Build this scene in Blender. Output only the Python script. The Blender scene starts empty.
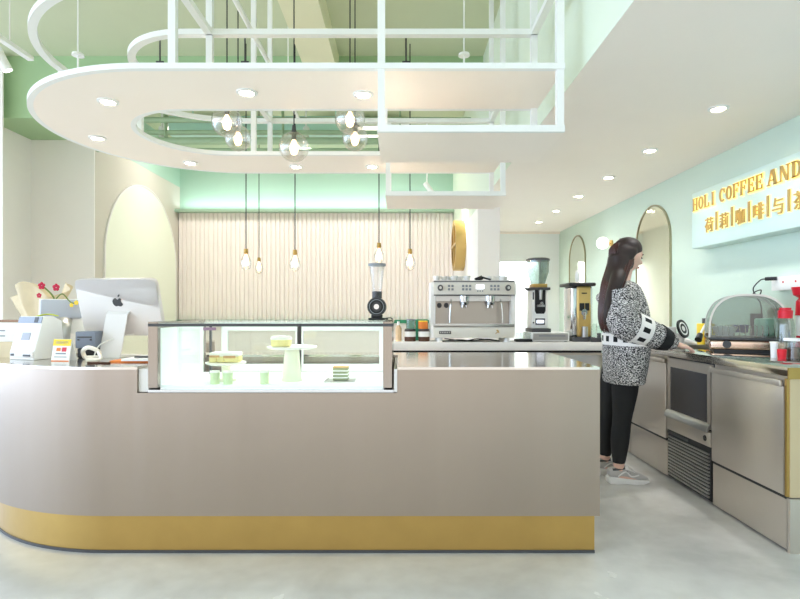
import bpy, bmesh, math, random
from mathutils import Vector, Matrix
random.seed(7)
C = bpy.context.scene.collection
SC = bpy.context.scene
PI = math.pi

# ------------------------------------------------------------------ camera, light, exposure
cam = bpy.data.cameras.new('camera'); camo = bpy.data.objects.new('camera', cam); C.objects.link(camo)
camo.location = (0, 0, 1.17); camo.rotation_euler = (PI/2, 0, 0)
cam.sensor_width = 36; cam.lens = 24.75; cam.shift_y = 10.5/800; cam.clip_start = .05
SC.camera = camo
SC.view_settings.view_transform = 'Standard'; SC.view_settings.look = 'None'
SC.view_settings.gamma = 1; SC.view_settings.use_curve_mapping = False
SC.view_settings.exposure = 0.8
W = bpy.data.worlds.new('sky'); SC.world = W; W.use_nodes = True
wn = W.node_tree.nodes; wl = W.node_tree.links
bg = wn['Background']
tc = wn.new('ShaderNodeTexCoord'); sx = wn.new('ShaderNodeSeparateXYZ'); rp = wn.new('ShaderNodeValToRGB')
wl.new(tc.outputs['Generated'], sx.inputs[0]); wl.new(sx.outputs['Z'], rp.inputs[0])
rp.color_ramp.elements[0].position = 0.0; rp.color_ramp.elements[0].color = (.62, .60, .57, 1)
rp.color_ramp.elements[1].position = .35; rp.color_ramp.elements[1].color = (.86, .93, 1, 1)
# daylight from the street comes brighter and bluer from the left front
dt = wn.new('ShaderNodeVectorMath'); dt.operation = 'DOT_PRODUCT'; dt.inputs[1].default_value = (-.98, -.15, .1)
wl.new(tc.outputs['Generated'], dt.inputs[0])
r2 = wn.new('ShaderNodeMapRange'); r2.inputs['From Min'].default_value = .58; r2.inputs['From Max'].default_value = .97; r2.inputs['To Min'].default_value = 0; r2.inputs['To Max'].default_value = .8
wl.new(dt.outputs['Value'], r2.inputs['Value'])
mw = wn.new('ShaderNodeMix'); mw.data_type = 'RGBA'; wl.new(r2.outputs[0], mw.inputs['Factor']); wl.new(rp.outputs[0], mw.inputs['A']); mw.inputs['B'].default_value = (2.0, 2.55, 3.4, 1)
wl.new(mw.outputs['Result'], bg.inputs[0]); bg.inputs[1].default_value = 1.3
try: SC.cycles.max_bounces = 10; SC.cycles.transparent_max_bounces = 24; SC.cycles.diffuse_bounces = 6
except Exception: pass

LIGHTS = {}
def lamp(kind, loc, rot, power, col=(1, .96, .9), size=.1, parent=None, sy=None, blend=.6, angle=2.2, name='lamp_light'):
    l = bpy.data.lights.new(name, kind); l.energy = power; l.color = col
    if kind == 'AREA':
        l.size = size
        if sy: l.shape = 'RECTANGLE'; l.size_y = sy
        else: l.shape = 'DISK'
    elif kind == 'SPOT':
        l.spot_size = angle; l.spot_blend = blend; l.shadow_soft_size = size
    else: l.shadow_soft_size = size
    o = bpy.data.objects.new(name, l); C.objects.link(o); o.location = loc; o.rotation_euler = rot
    if parent: o.parent = parent
    return o

# ------------------------------------------------------------------ materials
def lin(c):
    c = c/255
    return c/12.92 if c <= .04045 else ((c+.055)/1.055)**2.4
def rgb(r, g, b): return (lin(r), lin(g), lin(b), 1)
def mat(name, col, rough=.5, metal=0, bump=0, bscale=40, var=0, vscale=3, emit=None, es=0, trans=0, coat=0, stretch=(1, 1, 1), ior=1.45):
    m = bpy.data.materials.new(name); m.use_nodes = True
    n = m.node_tree.nodes; l = m.node_tree.links; p = n['Principled BSDF']
    c = rgb(*col)
    p.inputs['Base Color'].default_value = c
    p.inputs['Roughness'].default_value = rough; p.inputs['Metallic'].default_value = metal
    p.inputs['IOR'].default_value = ior
    if trans: p.inputs['Transmission Weight'].default_value = trans
    if coat: p.inputs['Coat Weight'].default_value = coat; p.inputs['Coat Roughness'].default_value = .05
    if emit: p.inputs['Emission Color'].default_value = rgb(*emit); p.inputs['Emission Strength'].default_value = es
    t = n.new('ShaderNodeTexCoord'); mp = n.new('ShaderNodeMapping'); mp.inputs['Scale'].default_value = stretch
    l.new(t.outputs['Object'], mp.inputs[0])
    nz = n.new('ShaderNodeTexNoise'); nz.inputs['Scale'].default_value = vscale; nz.inputs['Detail'].default_value = 5
    l.new(mp.outputs[0], nz.inputs['Vector'])
    mx = n.new('ShaderNodeMix'); mx.data_type = 'RGBA'
    v = max(var, .015)
    mx.inputs['A'].default_value = (c[0]*(1-v), c[1]*(1-v), c[2]*(1-v), 1)
    mx.inputs['B'].default_value = (min(1, c[0]*(1+v)), min(1, c[1]*(1+v)), min(1, c[2]*(1+v)), 1)
    l.new(nz.outputs['Fac'], mx.inputs['Factor']); l.new(mx.outputs['Result'], p.inputs['Base Color'])
    if bump:
        nb = n.new('ShaderNodeTexNoise'); nb.inputs['Scale'].default_value = bscale; nb.inputs['Detail'].default_value = 3
        l.new(mp.outputs[0], nb.inputs['Vector'])
        b = n.new('ShaderNodeBump'); b.inputs['Strength'].default_value = bump; b.inputs['Distance'].default_value = .03 if name == 'brushed_steel' else .01
        l.new(nb.outputs['Fac'], b.inputs['Height']); l.new(b.outputs[0], p.inputs['Normal'])
    return m
def thin_glass(name, tint=(250, 253, 252), refl=1.0, f0=.05, rough=.02):
    m = bpy.data.materials.new(name); m.use_nodes = True
    n = m.node_tree.nodes; l = m.node_tree.links; n.remove(n['Principled BSDF'])
    tr = n.new('ShaderNodeBsdfTransparent'); tr.inputs[0].default_value = rgb(*tint)
    gl = n.new('ShaderNodeBsdfGlossy'); gl.inputs['Roughness'].default_value = rough
    lw = n.new('ShaderNodeLayerWeight'); lw.inputs[0].default_value = .35
    mr = n.new('ShaderNodeMapRange'); mr.inputs['To Min'].default_value = f0; mr.inputs['To Max'].default_value = .75*refl
    pw = n.new('ShaderNodeMath'); pw.operation = 'POWER'; pw.inputs[1].default_value = 2.0
    l.new(lw.outputs['Facing'], pw.inputs[0]); l.new(pw.outputs[0], mr.inputs['Value'])
    ms = n.new('ShaderNodeMixShader'); l.new(mr.outputs[0], ms.inputs[0]); l.new(tr.outputs[0], ms.inputs[1]); l.new(gl.outputs[0], ms.inputs[2])
    l.new(ms.outputs[0], n['Material Output'].inputs[0])
    return m
def emis(name, col, s): return mat(name, col, .6, emit=col, es=s)

M = dict(
 steel=mat('brushed_steel', (166, 151, 137), .34, .9, var=.08, vscale=3, bump=.3, bscale=3.5, stretch=(1, 1, .06)),
 top=mat('polished_steel', (214, 208, 200), .13, 1, var=.03),
 steel2=mat('cabinet_steel', (206, 196, 184), .35, .75, var=.06, vscale=1.5, bump=.05, bscale=4),
 chrome=mat('chrome', (215, 215, 215), .12, 1), satin=mat('satin_metal', (190, 188, 184), .3, .9),
 brass=mat('brass', (186, 152, 88), .3, .85, var=.12, vscale=6, bump=.08, bscale=14),
 gold=mat('gold', (206, 174, 108), .35, .6), bulk=mat('bulkhead_green', (166, 196, 152), .65), rim=mat('bronze_rim', (178, 170, 140), .3, .8),
 white=mat('white_paint', (236, 232, 228), .5), ring=mat('ring_white', (254, 243, 233), .42), whitem=mat('white_metal', (242, 242, 240), .35),
 ceil=mat('ceiling_white', (252, 242, 233), .6), wallw=mat('wall_white', (246, 241, 237), .65), taupe=mat('wall_taupe', (206, 199, 187), .65),
 mint=mat('wall_mint', (206, 224, 211), .6), sage=mat('ceiling_sage', (200, 206, 176), .7, var=.03), green=mat('wall_green', (174, 204, 186), .65),
 cream=mat('beam_cream', (232, 228, 196), .6), flute=mat('fluted_cream', (248, 238, 232), .55), gtrim=mat('green_trim', (160, 186, 162), .5),
 dgreen=mat('dark_green', (48, 138, 100), .5), aqua=mat('duct_aqua', (190, 226, 214), .45), pipe=mat('pipe_green', (158, 180, 146), .5),
 black=mat('black_plastic', (28, 28, 30), .4), dark=mat('dark_grey', (70, 70, 72), .4), grey=mat('grey_plastic', (140, 144, 150), .45),
 mirror=mat('mirror', (236, 238, 222), .06, 1), arch=mat('arch_panel', (238, 240, 222), .45),
 glass=thin_glass('clear_glass'), gglass=thin_glass('case_glass', (251, 254, 253), .7, .04), globe=thin_glass('globe_glass', (250, 247, 244), 1.2, .24, .16),
 frost_glow=mat('frost_white_glow', (246, 250, 250), .4, emit=(244, 252, 252), es=.1),  # faint emission brightens the case deck and liners, which are no lamps
 bulb=emis('bulb_glow', (255, 214, 166), 5), led=emis('led_lens', (255, 250, 240), 7), ledw=emis('halo_glow', (255, 242, 170), .35),
 globel=emis('sconce_globe', (255, 246, 236), 1.6), screen=emis('screen_glow', (120, 150, 200), .8), lcd=emis('lcd_white', (235, 240, 255), 1.0),
 wp=mat('white_plastic', (244, 244, 242), .35), alu=mat('aluminium', (234, 230, 228), .4),
 kraft=mat('kraft_paper', (226, 210, 178), .8, var=.1, vscale=20, bump=.4, bscale=15), card=mat('white_card', (246, 244, 240), .7),
 yellow=mat('yellow', (246, 214, 60), .5), orange=mat('orange', (230, 130, 50), .5), red=mat('red', (214, 24, 44), .35), brown=mat('coffee_brown', (84, 52, 34), .6, var=.3, vscale=120),
 lime=mat('leaf_lime', (196, 214, 50), .5), stem=mat('stem_green', (110, 130, 60), .6), pink=mat('orchid_red', (196, 24, 66), .6),
 matcha=mat('matcha_cake', (212, 228, 180), .7, var=.06, vscale=20), cone=mat('ivory_cone', (240, 238, 212), .6), cake=mat('yellow_cake', (238, 224, 150), .7),
 creamy=mat('cream_icing', (250, 246, 236), .6), toast=mat('cake_crust', (206, 160, 96), .7, var=.2, vscale=40),
 skin=mat('skin', (226, 186, 168), .5), lips=mat('lips', (204, 130, 122), .5), hair=mat('hair', (44, 30, 27), .5, var=.3, vscale=30, stretch=(6, 6, .5)),
 legging=mat('legging_black', (26, 26, 28), .75), sock=mat('shoe_grey', (184, 180, 178), .7), shoe=mat('shoe_white', (232, 230, 228), .55),
 glassdk=mat('dark_door_glass', (84, 82, 84), .18, .3), clothw=mat('towel', (240, 238, 236), .8, bump=.3),
 smoke=thin_glass('smoky_cover', (192, 204, 200), .9, .13), bottle=thin_glass('bottle_plastic', (226, 230, 226), .9, .12, .15),
 beige=mat('beige_bottle', (224, 190, 150), .5), aqw=mat('far_room_white', (248, 252, 252), .6),
)
for k_ in ('steel',):
    M[k_].node_tree.nodes['Principled BSDF'].inputs['Anisotropic'].default_value = .75
# floor: polished concrete
def floor_mat():
    m = bpy.data.materials.new('polished_concrete'); m.use_nodes = True
    n = m.node_tree.nodes; l = m.node_tree.links; p = n['Principled BSDF']
    t = n.new('ShaderNodeTexCoord')
    a = n.new('ShaderNodeTexNoise'); a.inputs['Scale'].default_value = 1.4; a.inputs['Detail'].default_value = 8; a.inputs['Distortion'].default_value = .8
    b = n.new('ShaderNodeTexNoise'); b.inputs['Scale'].default_value = 9; b.inputs['Detail'].default_value = 6
    l.new(t.outputs['Object'], a.inputs['Vector']); l.new(t.outputs['Object'], b.inputs['Vector'])
    ad = n.new('ShaderNodeMath'); ad.operation = 'MULTIPLY_ADD'; ad.inputs[1].default_value = .35
    l.new(b.outputs['Fac'], ad.inputs[0]); l.new(a.outputs['Fac'], ad.inputs[2])
    r = n.new('ShaderNodeValToRGB'); l.new(ad.outputs[0], r.inputs[0])
    r.color_ramp.elements[0].position = .42; r.color_ramp.elements[0].color = rgb(192, 188, 184)
    r.color_ramp.elements[1].position = .9; r.color_ramp.elements[1].color = rgb(228, 225, 221)
    l.new(r.outputs[0], p.inputs['Base Color'])
    rr = n.new('ShaderNodeMapRange'); rr.inputs['To Min'].default_value = .12; rr.inputs['To Max'].default_value = .34
    l.new(a.outputs['Fac'], rr.inputs['Value']); l.new(rr.outputs[0], p.inputs['Roughness'])
    p.inputs['IOR'].default_value = 1.6
    return m
M['floor'] = floor_mat()
def knit_mat():
    m = bpy.data.materials.new('knit_tweed'); m.use_nodes = True
    n = m.node_tree.nodes; l = m.node_tree.links; p = n['Principled BSDF']; p.inputs['Roughness'].default_value = .9
    t = n.new('ShaderNodeTexCoord'); mp = n.new('ShaderNodeMapping'); mp.inputs['Scale'].default_value = (1, 1, 2.4)
    l.new(t.outputs['Object'], mp.inputs[0])
    z = n.new('ShaderNodeTexNoise'); z.inputs['Scale'].default_value = 105; z.inputs['Detail'].default_value = 1.5
    l.new(mp.outputs[0], z.inputs['Vector'])
    r = n.new('ShaderNodeValToRGB'); l.new(z.outputs['Fac'], r.inputs[0])
    r.color_ramp.elements[0].position = .49; r.color_ramp.elements[0].color = rgb(30, 28, 30)
    r.color_ramp.elements[1].position = .56; r.color_ramp.elements[1].color = rgb(226, 222, 220)
    l.new(r.outputs[0], p.inputs['Base Color'])
    b = n.new('ShaderNodeBump'); b.inputs['Strength'].default_value = .6; b.inputs['Distance'].default_value = .01
    l.new(z.outputs['Fac'], b.inputs['Height']); l.new(b.outputs[0], p.inputs['Normal'])
    return m
M['knit'] = knit_mat()
def band_mat(nrep):
    m = bpy.data.materials.new('band_squares'); m.use_nodes = True
    n = m.node_tree.nodes; l = m.node_tree.links; p = n['Principled BSDF']; p.inputs['Roughness'].default_value = .9
    t = n.new('ShaderNodeTexCoord'); s = n.new('ShaderNodeSeparateXYZ'); l.new(t.outputs['UV'], s.inputs[0])
    def math_(op, a, b):
        q = n.new('ShaderNodeMath'); q.operation = op
        for i, v in ((0, a), (1, b)):
            if v is None: continue
            if isinstance(v, (int, float)): q.inputs[i].default_value = v
            else: l.new(v, q.inputs[i])
        return q.outputs[0]
    fu = math_('FRACT', math_('MULTIPLY', s.outputs[0], nrep), None)
    a = math_('LESS_THAN', math_('ABSOLUTE', math_('SUBTRACT', fu, .5), None), .23)
    b = math_('LESS_THAN', math_('ABSOLUTE', math_('SUBTRACT', s.outputs[1], .5), None), .24)
    mx = n.new('ShaderNodeMix'); mx.data_type = 'RGBA'; l.new(math_('MULTIPLY', a, b), mx.inputs['Factor'])
    mx.inputs['A'].default_value = rgb(238, 234, 230); mx.inputs['B'].default_value = rgb(22, 22, 24)
    l.new(mx.outputs['Result'], p.inputs['Base Color'])
    return m
M['band'] = band_mat(9); M['waistband'] = band_mat(16)

# ------------------------------------------------------------------ mesh builder
def crom(pts, n):
    pts = [Vector(p) for p in pts]
    if len(pts) < 3 or n <= 1: return pts
    out = []
    P = [2*pts[0]-pts[1]] + pts + [2*pts[-1]-pts[-2]]
    for i in range(1, len(P)-2):
        for k in range(n):
            t = k/n; a, b, c, d = P[i-1], P[i], P[i+1], P[i+2]
            out.append(.5*((2*b)+(c-a)*t+(2*a-5*b+4*c-d)*t*t+(3*b-a-3*c+d)*t**3))
    out.append(pts[-1]); return out
class MB:
    def __init__(s): s.bm = bmesh.new(); s.uv = s.bm.loops.layers.uv.new('UVMap')
    def face(s, vs):
        try: return s.bm.faces.new(vs)
        except ValueError: return None
    def box(s, x0, x1, y0, y1, z0, z1, bev=0, seg=2, rot=None, piv=None):
        r = bmesh.ops.create_cube(s.bm, size=1)['verts']
        for v in r: v.co = Vector(((x0+x1)/2+v.co.x*(x1-x0), (y0+y1)/2+v.co.y*(y1-y0), (z0+z1)/2+v.co.z*(z1-z0)))
        if bev:
            e = list({e for v in r for e in v.link_edges})
            g = bmesh.ops.bevel(s.bm, geom=e, offset=bev, segments=seg, affect='EDGES', profile=.5)
            r = list({v for f in g['faces'] for v in f.verts} | {v for v in r if v.is_valid})
        if rot is not None:
            mtx = rot.to_3x3(); p = Vector(piv) if piv else Vector(((x0+x1)/2, (y0+y1)/2, (z0+z1)/2))
            for v in r: v.co = p + mtx @ (v.co-p)
        return s
    def rings(s, R, caps=True, closed=False):
        n = len(R[0]); V = [[s.bm.verts.new(p) for p in r] for r in R]; m = len(V)
        for i in range(m if closed else m-1):
            for j in range(n):
                a, b = V[i], V[(i+1) % m]
                f = s.face([a[j], a[(j+1) % n], b[(j+1) % n], b[j]])
                if f:
                    us = ((j/n, i/max(1, m-1)), ((j+1)/n, i/max(1, m-1)), ((j+1)/n, (i+1)/max(1, m-1)), (j/n, (i+1)/max(1, m-1)))
                    for lp, u in zip(f.loops, us): lp[s.uv].uv = u
        if caps and not closed: s.face(V[0][::-1]); s.face(V[-1])
        return s
    def cyl(s, p0, p1, r0, r1=None, seg=24):
        return s.loft([p0, p1], [(r0, r0), ((r0 if r1 is None else r1),)*2], seg=seg, sm=1)
    def loft(s, pts, rad, ref=None, seg=16, sm=4, caps=True):
        pts = [Vector(p) for p in pts]
        rad = [(r, r) if isinstance(r, (int, float)) else r for r in rad]
        if sm > 1 and len(pts) > 2:
            P = crom(pts, sm); RR = crom([(a, b, 0) for a, b in rad], sm); rad = [(max(1e-4, v.x), max(1e-4, v.y)) for v in RR]
        else: P = pts
        R = []; prev = Vector(ref) if ref else None
        for i, p in enumerate(P):
            t = (P[min(i+1, len(P)-1)]-P[max(i-1, 0)]).normalized()
            if prev is None: prev = Vector((0, 0, 1)) if abs(t.z) < .9 else Vector((1, 0, 0))
            base = Vector(ref) if ref else prev
            a = (base-t*base.dot(t))
            if a.length < 1e-4: a = t.orthogonal()
            a.normalize(); prev = a; b = t.cross(a)
            R.append([p+a*math.cos(q)*rad[i][0]+b*math.sin(q)*rad[i][1] for q in [2*PI*k/seg for k in range(seg)]])
        return s.rings(R, caps)
    def tube(s, pts, r, seg=8, sm=6): return s.loft(pts, [r]*len(pts), seg=seg, sm=sm)
    def lathe(s, prof, c=(0, 0, 0), seg=32, axis='z', caps=True, sy=1):
        c = Vector(c); R = []
        for r, z in prof:
            r = max(r, 1e-4); ring = []
            for k in range(seg):
                q = 2*PI*k/seg; x, y = r*math.cos(q), r*math.sin(q)*sy
                ring.append(c+(Vector((x, y, z)) if axis == 'z' else Vector((x, -z, y)) if axis == 'y' else Vector((z, x, y))))
            R.append(ring)
        return s.rings(R, caps)
    def sphere(s, c, r, seg=24, sc=(1, 1, 1)):
        n = seg//2; c = Vector(c)
        R = [[c+Vector((r*sc[0]*math.sin(a)*math.cos(2*PI*k/seg), r*sc[1]*math.sin(a)*math.sin(2*PI*k/seg), -r*sc[2]*math.cos(a))) for k in range(seg)] for a in [max(.02, min(PI-.02, PI*i/n)) for i in range(n+1)]]
        return s.rings(R)
    def prism(s, poly, ax, d0, d1, bev=0):
        # poly in 2-D; ax: 'x' -> (y,z), 'y' -> (x,z), 'z' -> (x,y)
        f = {'x': lambda p, d: (d, p[0], p[1]), 'y': lambda p, d: (p[0], d, p[1]), 'z': lambda p, d: (p[0], p[1], d)}[ax]
        a = [s.bm.verts.new(f(p, d0)) for p in poly]; b = [s.bm.verts.new(f(p, d1)) for p in poly]; n = len(poly)
        fs = [s.face(a), s.face(b[::-1])]
        for i in range(n): fs.append(s.face([a[i], b[i], b[(i+1) % n], a[(i+1) % n]]))
        if bev:
            e = list({e for v in a+b for e in v.link_edges})
            bmesh.ops.bevel(s.bm, geom=e, offset=bev, segments=2, affect='EDGES', profile=.5)
        return s
    def frame(s, outer, inner, ax, d0, d1):   # strip between two outlines with the same number of points (open or closed)
        f = {'x': lambda p, d: Vector((d, p[0], p[1])), 'y': lambda p, d: Vector((p[0], d, p[1])), 'z': lambda p, d: Vector((p[0], p[1], d))}[ax]
        R = [[f(o, d0), f(o, d1), f(i, d1), f(i, d0)] for o, i in zip(outer, inner)]
        closed = (Vector(outer[0])-Vector(outer[-1])).length < 1e-6
        return s.rings(R[:-1] if closed else R, True, closed)
    def build(s, name, m, parent=None, world=True, org=None, ang=35):
        bmesh.ops.recalc_face_normals(s.bm, faces=s.bm.faces[:])
        o0 = Vector(ORG.get(parent.name, (0, 0, 0))) if (parent and world) else Vector(org or (0, 0, 0))
        if o0.length: bmesh.ops.translate(s.bm, verts=s.bm.verts[:], vec=-o0)
        me = bpy.data.meshes.new(name); s.bm.to_mesh(me); s.bm.free()
        for p in me.polygons: p.use_smooth = True
        try: me.set_sharp_from_angle(angle=math.radians(ang))
        except Exception: pass
        me.materials.append(M[m] if isinstance(m, str) else m)
        o = bpy.data.objects.new(name, me); C.objects.link(o)
        if parent: o.parent = parent; ORG[o.name] = tuple(o0)
        elif org: o.location = org
        return o
ORG = {}
def remesh(o, vox, smooth=4, fac=.5):
    md = o.modifiers.new('r', 'REMESH'); md.mode = 'VOXEL'; md.voxel_size = vox; md.use_smooth_shade = True
    if smooth: s_ = o.modifiers.new('s', 'SMOOTH'); s_.iterations = smooth; s_.factor = fac
    dg = bpy.context.evaluated_depsgraph_get(); dg.update()
    me = bpy.data.meshes.new_from_object(o.evaluated_get(dg)); mats = [m for m in o.data.materials]
    o.modifiers.clear(); o.data = me
    if not me.materials:
        for m in mats: me.materials.append(m)
    for p in me.polygons: p.use_smooth = True
    return o
def tag(o, label, cat, group=None, kind=None):
    if label: o['label'] = label
    if cat: o['category'] = cat
    if group: o['group'] = group
    if kind: o['kind'] = kind
    return o
def thing(name, label, cat, loc=(0, 0, 0), rz=0, group=None, local=False):
    o = bpy.data.objects.new(name, None); C.objects.link(o); o.empty_display_size = .05
    o.location = loc; o.rotation_euler = (0, 0, rz); ORG[o.name] = (0, 0, 0) if local else tuple(loc)
    return tag(o, label, cat, group)
def struct(name, mb, m, parent=None):
    o = mb.build(name, m, parent)
    if not parent: o['kind'] = 'structure'
    return o
def dup(r, loc, label=None, rz=None, group=None, drop_lights=False):
    c = r.copy(); C.objects.link(c); c.location = loc
    if rz is not None: c.rotation_euler = (0, 0, rz)
    if label: c['label'] = label
    if group: c['group'] = group
    def rec(a, b):
        for ch in list(a.children):
            if ch == b: continue
            d = ch.copy(); C.objects.link(d); d.parent = b; rec(ch, d)
    rec(r, c); return c
def P(px, py, Y): return Vector(((px-400)/550*Y, Y, 1.17-(py-310)/550*Y))
def box(*a, **k): return MB().box(*a, **k)
def arc(cx, cy, r, a0, a1, n, rb=None): return [(cx+r*math.cos(math.radians(a0+(a1-a0)*i/n)), cy+(rb or r)*math.sin(math.radians(a0+(a1-a0)*i/n))) for i in range(n+1)]
# ------------------------------------------------------------------ room shell
RW, CH, UC = 2.665, 2.47, 4.17          # right wall, low ceiling, upper ceiling
struct('floor', box(-9, 6, -5, 13, -.1, 0), 'floor')
struct('wall_right', box(RW, RW+.2, -2.5, 9.2, 0, CH), 'mint')
struct('ceiling_low', MB().box(1.1, RW+.2, -2.5, 10.5, CH, CH+.1).box(.984, 1.1, -2.5, 10.5, CH-.001, CH), 'ceil')
struct('ceiling', box(-8, 1.1, -2.5, 10.4, UC, UC+.1), 'sage')
struct('wall_upper_right', box(.982, 1.1, -2.5, 10.2, CH, UC), mat('wall_pale_green', (222, 230, 210), .65))
# column block right of the fluted wall, facing left
struct('wall_column', box(.984, 1.262, 6.94, 10.2, 0, CH+.02), 'wallw')
struct('wall_back', box(-4.08, .984, 10.2, 10.4, 0, UC), 'green')
# far room
struct('wall_far', MB().box(1.262, 2.32, 9.2, 9.3, 1.98, CH).box(2.32, RW, 9.2, 9.3, 0, CH), 'aqw')
struct('wall_far_recess', MB().box(1.2, 2.5, 10.3, 10.4, 0, 2.5).box(2.32, 2.42, 9.3, 10.3, 0, 2.5), 'aqw')
struct('trim_far', box(1.262, RW, 9.15, 9.2, 2.44, 2.47), 'ceil')
# left side
struct('wall_left', box(-4.92, -4.08, 7.36, 10.4, 0, 3.44), 'taupe')
struct('wall_left_return', MB().box(-4.92, -4.082, 7.34, 7.36, 0, 3.44), 'wallw')
struct('wall_left_side', box(-5.1, -4.92, 6.42, 7.4, 0, 3.44), 'wallw')
struct('wall_left_pillar', box(-6.6, -4.61, 6.38, 6.4, 0, UC), 'wallw')
struct('wall_left_upper', box(-4.3, -4.08, 6.71, 10.4, 3.441, UC), 'green')
struct('ceiling_bulkhead', MB().box(-4.92, 1.0, 6.5, 6.7, 3.72, UC), 'bulk')
struct('ceiling_bulkhead_left', MB().box(-5.1, -4.301, 6.5, 7.4, 3.441, 3.72), 'bulk')
struct('ceiling_beam', box(-1.08, -.72, -2.5, 6.5, 3.9, UC), 'cream')
# fluted back wall with ledge
fl = MB(); n = 62
poly = [(-4.08, 10.2)]
for i in range(n):
    x0 = -4.08+i*5.06/n; w = 5.06/n
    poly += [(x0+.004, 10.132), (x0+.015, 10.105), (x0+w-.015, 10.105), (x0+w-.004, 10.132)]
poly += [(.98, 10.2)]
fl.prism(poly, 'z', .96, 2.95)
struct('wall_fluted', fl, 'flute')
struct('trim_ledge', MB().box(-4.08, .98, 9.95, 10.2, 2.95, 3.0), 'gtrim')
struct('trim_bench', MB().box(-4.08, .98, 10.02, 10.2, .93, .99), 'dgreen')
struct('wall_back_low', box(-4.08, .98, 10.1, 10.2, 0, .93), 'flute')
lamp('AREA', (-1.6, 10.06, 3.03), (PI, 0, 0), 9, (.85, .96, 1), 4.8, sy=.08, name='cove_light')
# arched panel on the left wall
def arch_outline(y0, y1, z0, z1, n=28, k=1.0):
    r = (y1-y0)/2; zc = z1-r*k
    return [(y0, z0)] + [(p[0], p[1]) for p in arc((y0+y1)/2, zc, r, 180, 0, n, r*k)] + [(y1, z0)]
t = thing('arched_wall_panel', 'tall pale yellow-green arched panel on the taupe left wall', 'wall panel', (-4.08, 8.77, 0))
MB().prism(arch_outline(7.58, 9.96, .1, 3.12), 'x', -4.079, -4.062).build('panel', 'arch', t)
MB().frame(arch_outline(7.56, 9.98, .1, 3.14), arch_outline(7.58, 9.96, .1, 3.12), 'x', -4.079, -4.055).build('edge_trim', 'white', t)
# arched mirrors on the right wall
for (y0, y1, zt, lb) in ((5.39, 6.18, 2.27, 'tall arched mirror with thin brass rim on the mint wall behind the woman'),
                         (7.88, 8.62, 2.29, 'distant narrow-looking arched mirror on the mint wall above the chrome grinder')):
    t = thing('arched_mirror', lb, 'mirror', (RW, (y0+y1)/2, .5))
    MB().prism(arch_outline(y0+.02, y1-.02, .5, zt-.02), 'x', RW-.012, RW-.001).build('mirror_glass', 'mirror', t)
    MB().frame(arch_outline(y0, y1, .5, zt), arch_outline(y0+.014, y1-.014, .5, zt-.014), 'x', RW-.02, RW-.001).build('rim', 'rim', t)
# sconce
t = thing('wall_sconce', 'glowing round globe lamp on the mint wall beside the womans hair', 'lamp', (RW, 6.91, 2.01))
MB().sphere((RW-.12, 6.91, 2.01), .075).build('globe', 'globel', t)
MB().cyl((RW-.001, 6.91, 2.01), (RW-.02, 6.91, 2.01), .04).cyl((RW-.02, 6.91, 2.01), (RW-.06, 6.91, 2.01), .012).build('bracket', 'gold', t)
# round gold wall ring
t = thing('round_wall_sign', 'round gold-rimmed disc seen edge-on on the white column wall', 'wall sign', (.984, 8.56, 2.17))
MB().lathe([(.33, 0), (.39, 0), (.39, .15), (.33, .15)], (.833, 8.56, 2.17), 48, 'x', caps=False).build('rim', 'gold', t)
MB().lathe([(.001, .04), (.35, .04), (.35, .14), (.001, .14)], (.833, 8.56, 2.17), 48, 'x').build('face', 'brass', t)
MB().box(.828, .86, 8.53, 8.59, 1.79, 2.55).box(.828, .86, 8.17, 8.95, 2.15, 2.19).build('cross_bar', 'gold', t)

# ------------------------------------------------------------------ recessed downlights
def downlight(loc, label, power, group, col=(1, .95, .88)):
    t = thing('downlight', label, 'ceiling light', loc, 0, group, local=True)
    MB().lathe([(.045, .0), (.062, .0), (.062, -.006), (.045, -.012)], seg=28, caps=False).build('trim_ring', 'whitem', t, world=False)
    MB().lathe([(.0001, -.003), (.045, -.003)], seg=28).build('lens', 'led', t, world=False)
    lamp('SPOT', (0, 0, -.02), (0, 0, 0), power, col, .05, t, angle=2.05, blend=.9)
    return t
ords = ['nearest', 'second nearest', 'third', 'fourth', 'fifth', 'farthest']
for i, (x, y) in enumerate(((2.05, 3.54), (2.03, 4.47), (2.04, 5.38), (2.04, 6.27), (2.04, 7.2), (2.04, 8.1))):
    downlight((x, y, CH), 'recessed downlight in the low right ceiling, %s of the row' % (ords[i] + (' from the camera' if i in (2, 3, 4) else '')), 20, 'downlights in the low ceiling', col=(.97, .99, 1))
for (x, y, lb) in ((-1.8, 3.39, 'downlight in the round left end of the ring soffit, front one'), (-2.26, 4.11, 'downlight in the ring soffit at its far left tip'),
                   (-.904, 3.25, 'downlight in the front ring band above the left globe pendants'), (-.22, 3.28, 'downlight in the front ring band above the right globe pendants'),
                   (-1.83, 4.8, 'downlight in the rear ring band, leftmost there'), (-.93, 4.93, 'downlight in the rear ring band behind the middle globe'),
                   (-.25, 4.93, 'downlight in the rear ring band nearest the white upright')):
    downlight((x, y, 2.458), lb, 12, 'downlights in the ring')

# ------------------------------------------------------------------ suspended ring canopy
ZR, cx, D, Ro, Ri, XR, ZU, ZL = 2.458, -1.39, 4.06, 1.126, .508, .88, 2.926, 2.122
t = thing('ring_canopy', 'white suspended ring canopy with open upper rails above the counter', 'canopy', (-.4, D, ZR))
def ring2(r0, r1, xr):
    o = [(xr, D-r0)] + arc(cx, D, r0, 270, 90, 64) + [(xr, D+r0)]
    i = [(xr, D-r1)] + arc(cx, D, r1, 270, 90, 64) + [(xr, D+r1)]
    return o, i
o, i = ring2(Ro, Ri, XR); MB().frame(o, i, 'z', ZR, ZR+.025).build('ring_soffit', 'ring', t)
o, i = ring2(Ro+.004, Ro-.03, XR); MB().frame(o, i, 'z', ZR-.001, ZR+.03).build('outer_edge', 'whitem', t)
o, i = ring2(Ri+.03, Ri-.004, XR); MB().frame(o, i, 'z', ZR-.001, ZR+.03).build('inner_edge', 'whitem', t)
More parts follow.
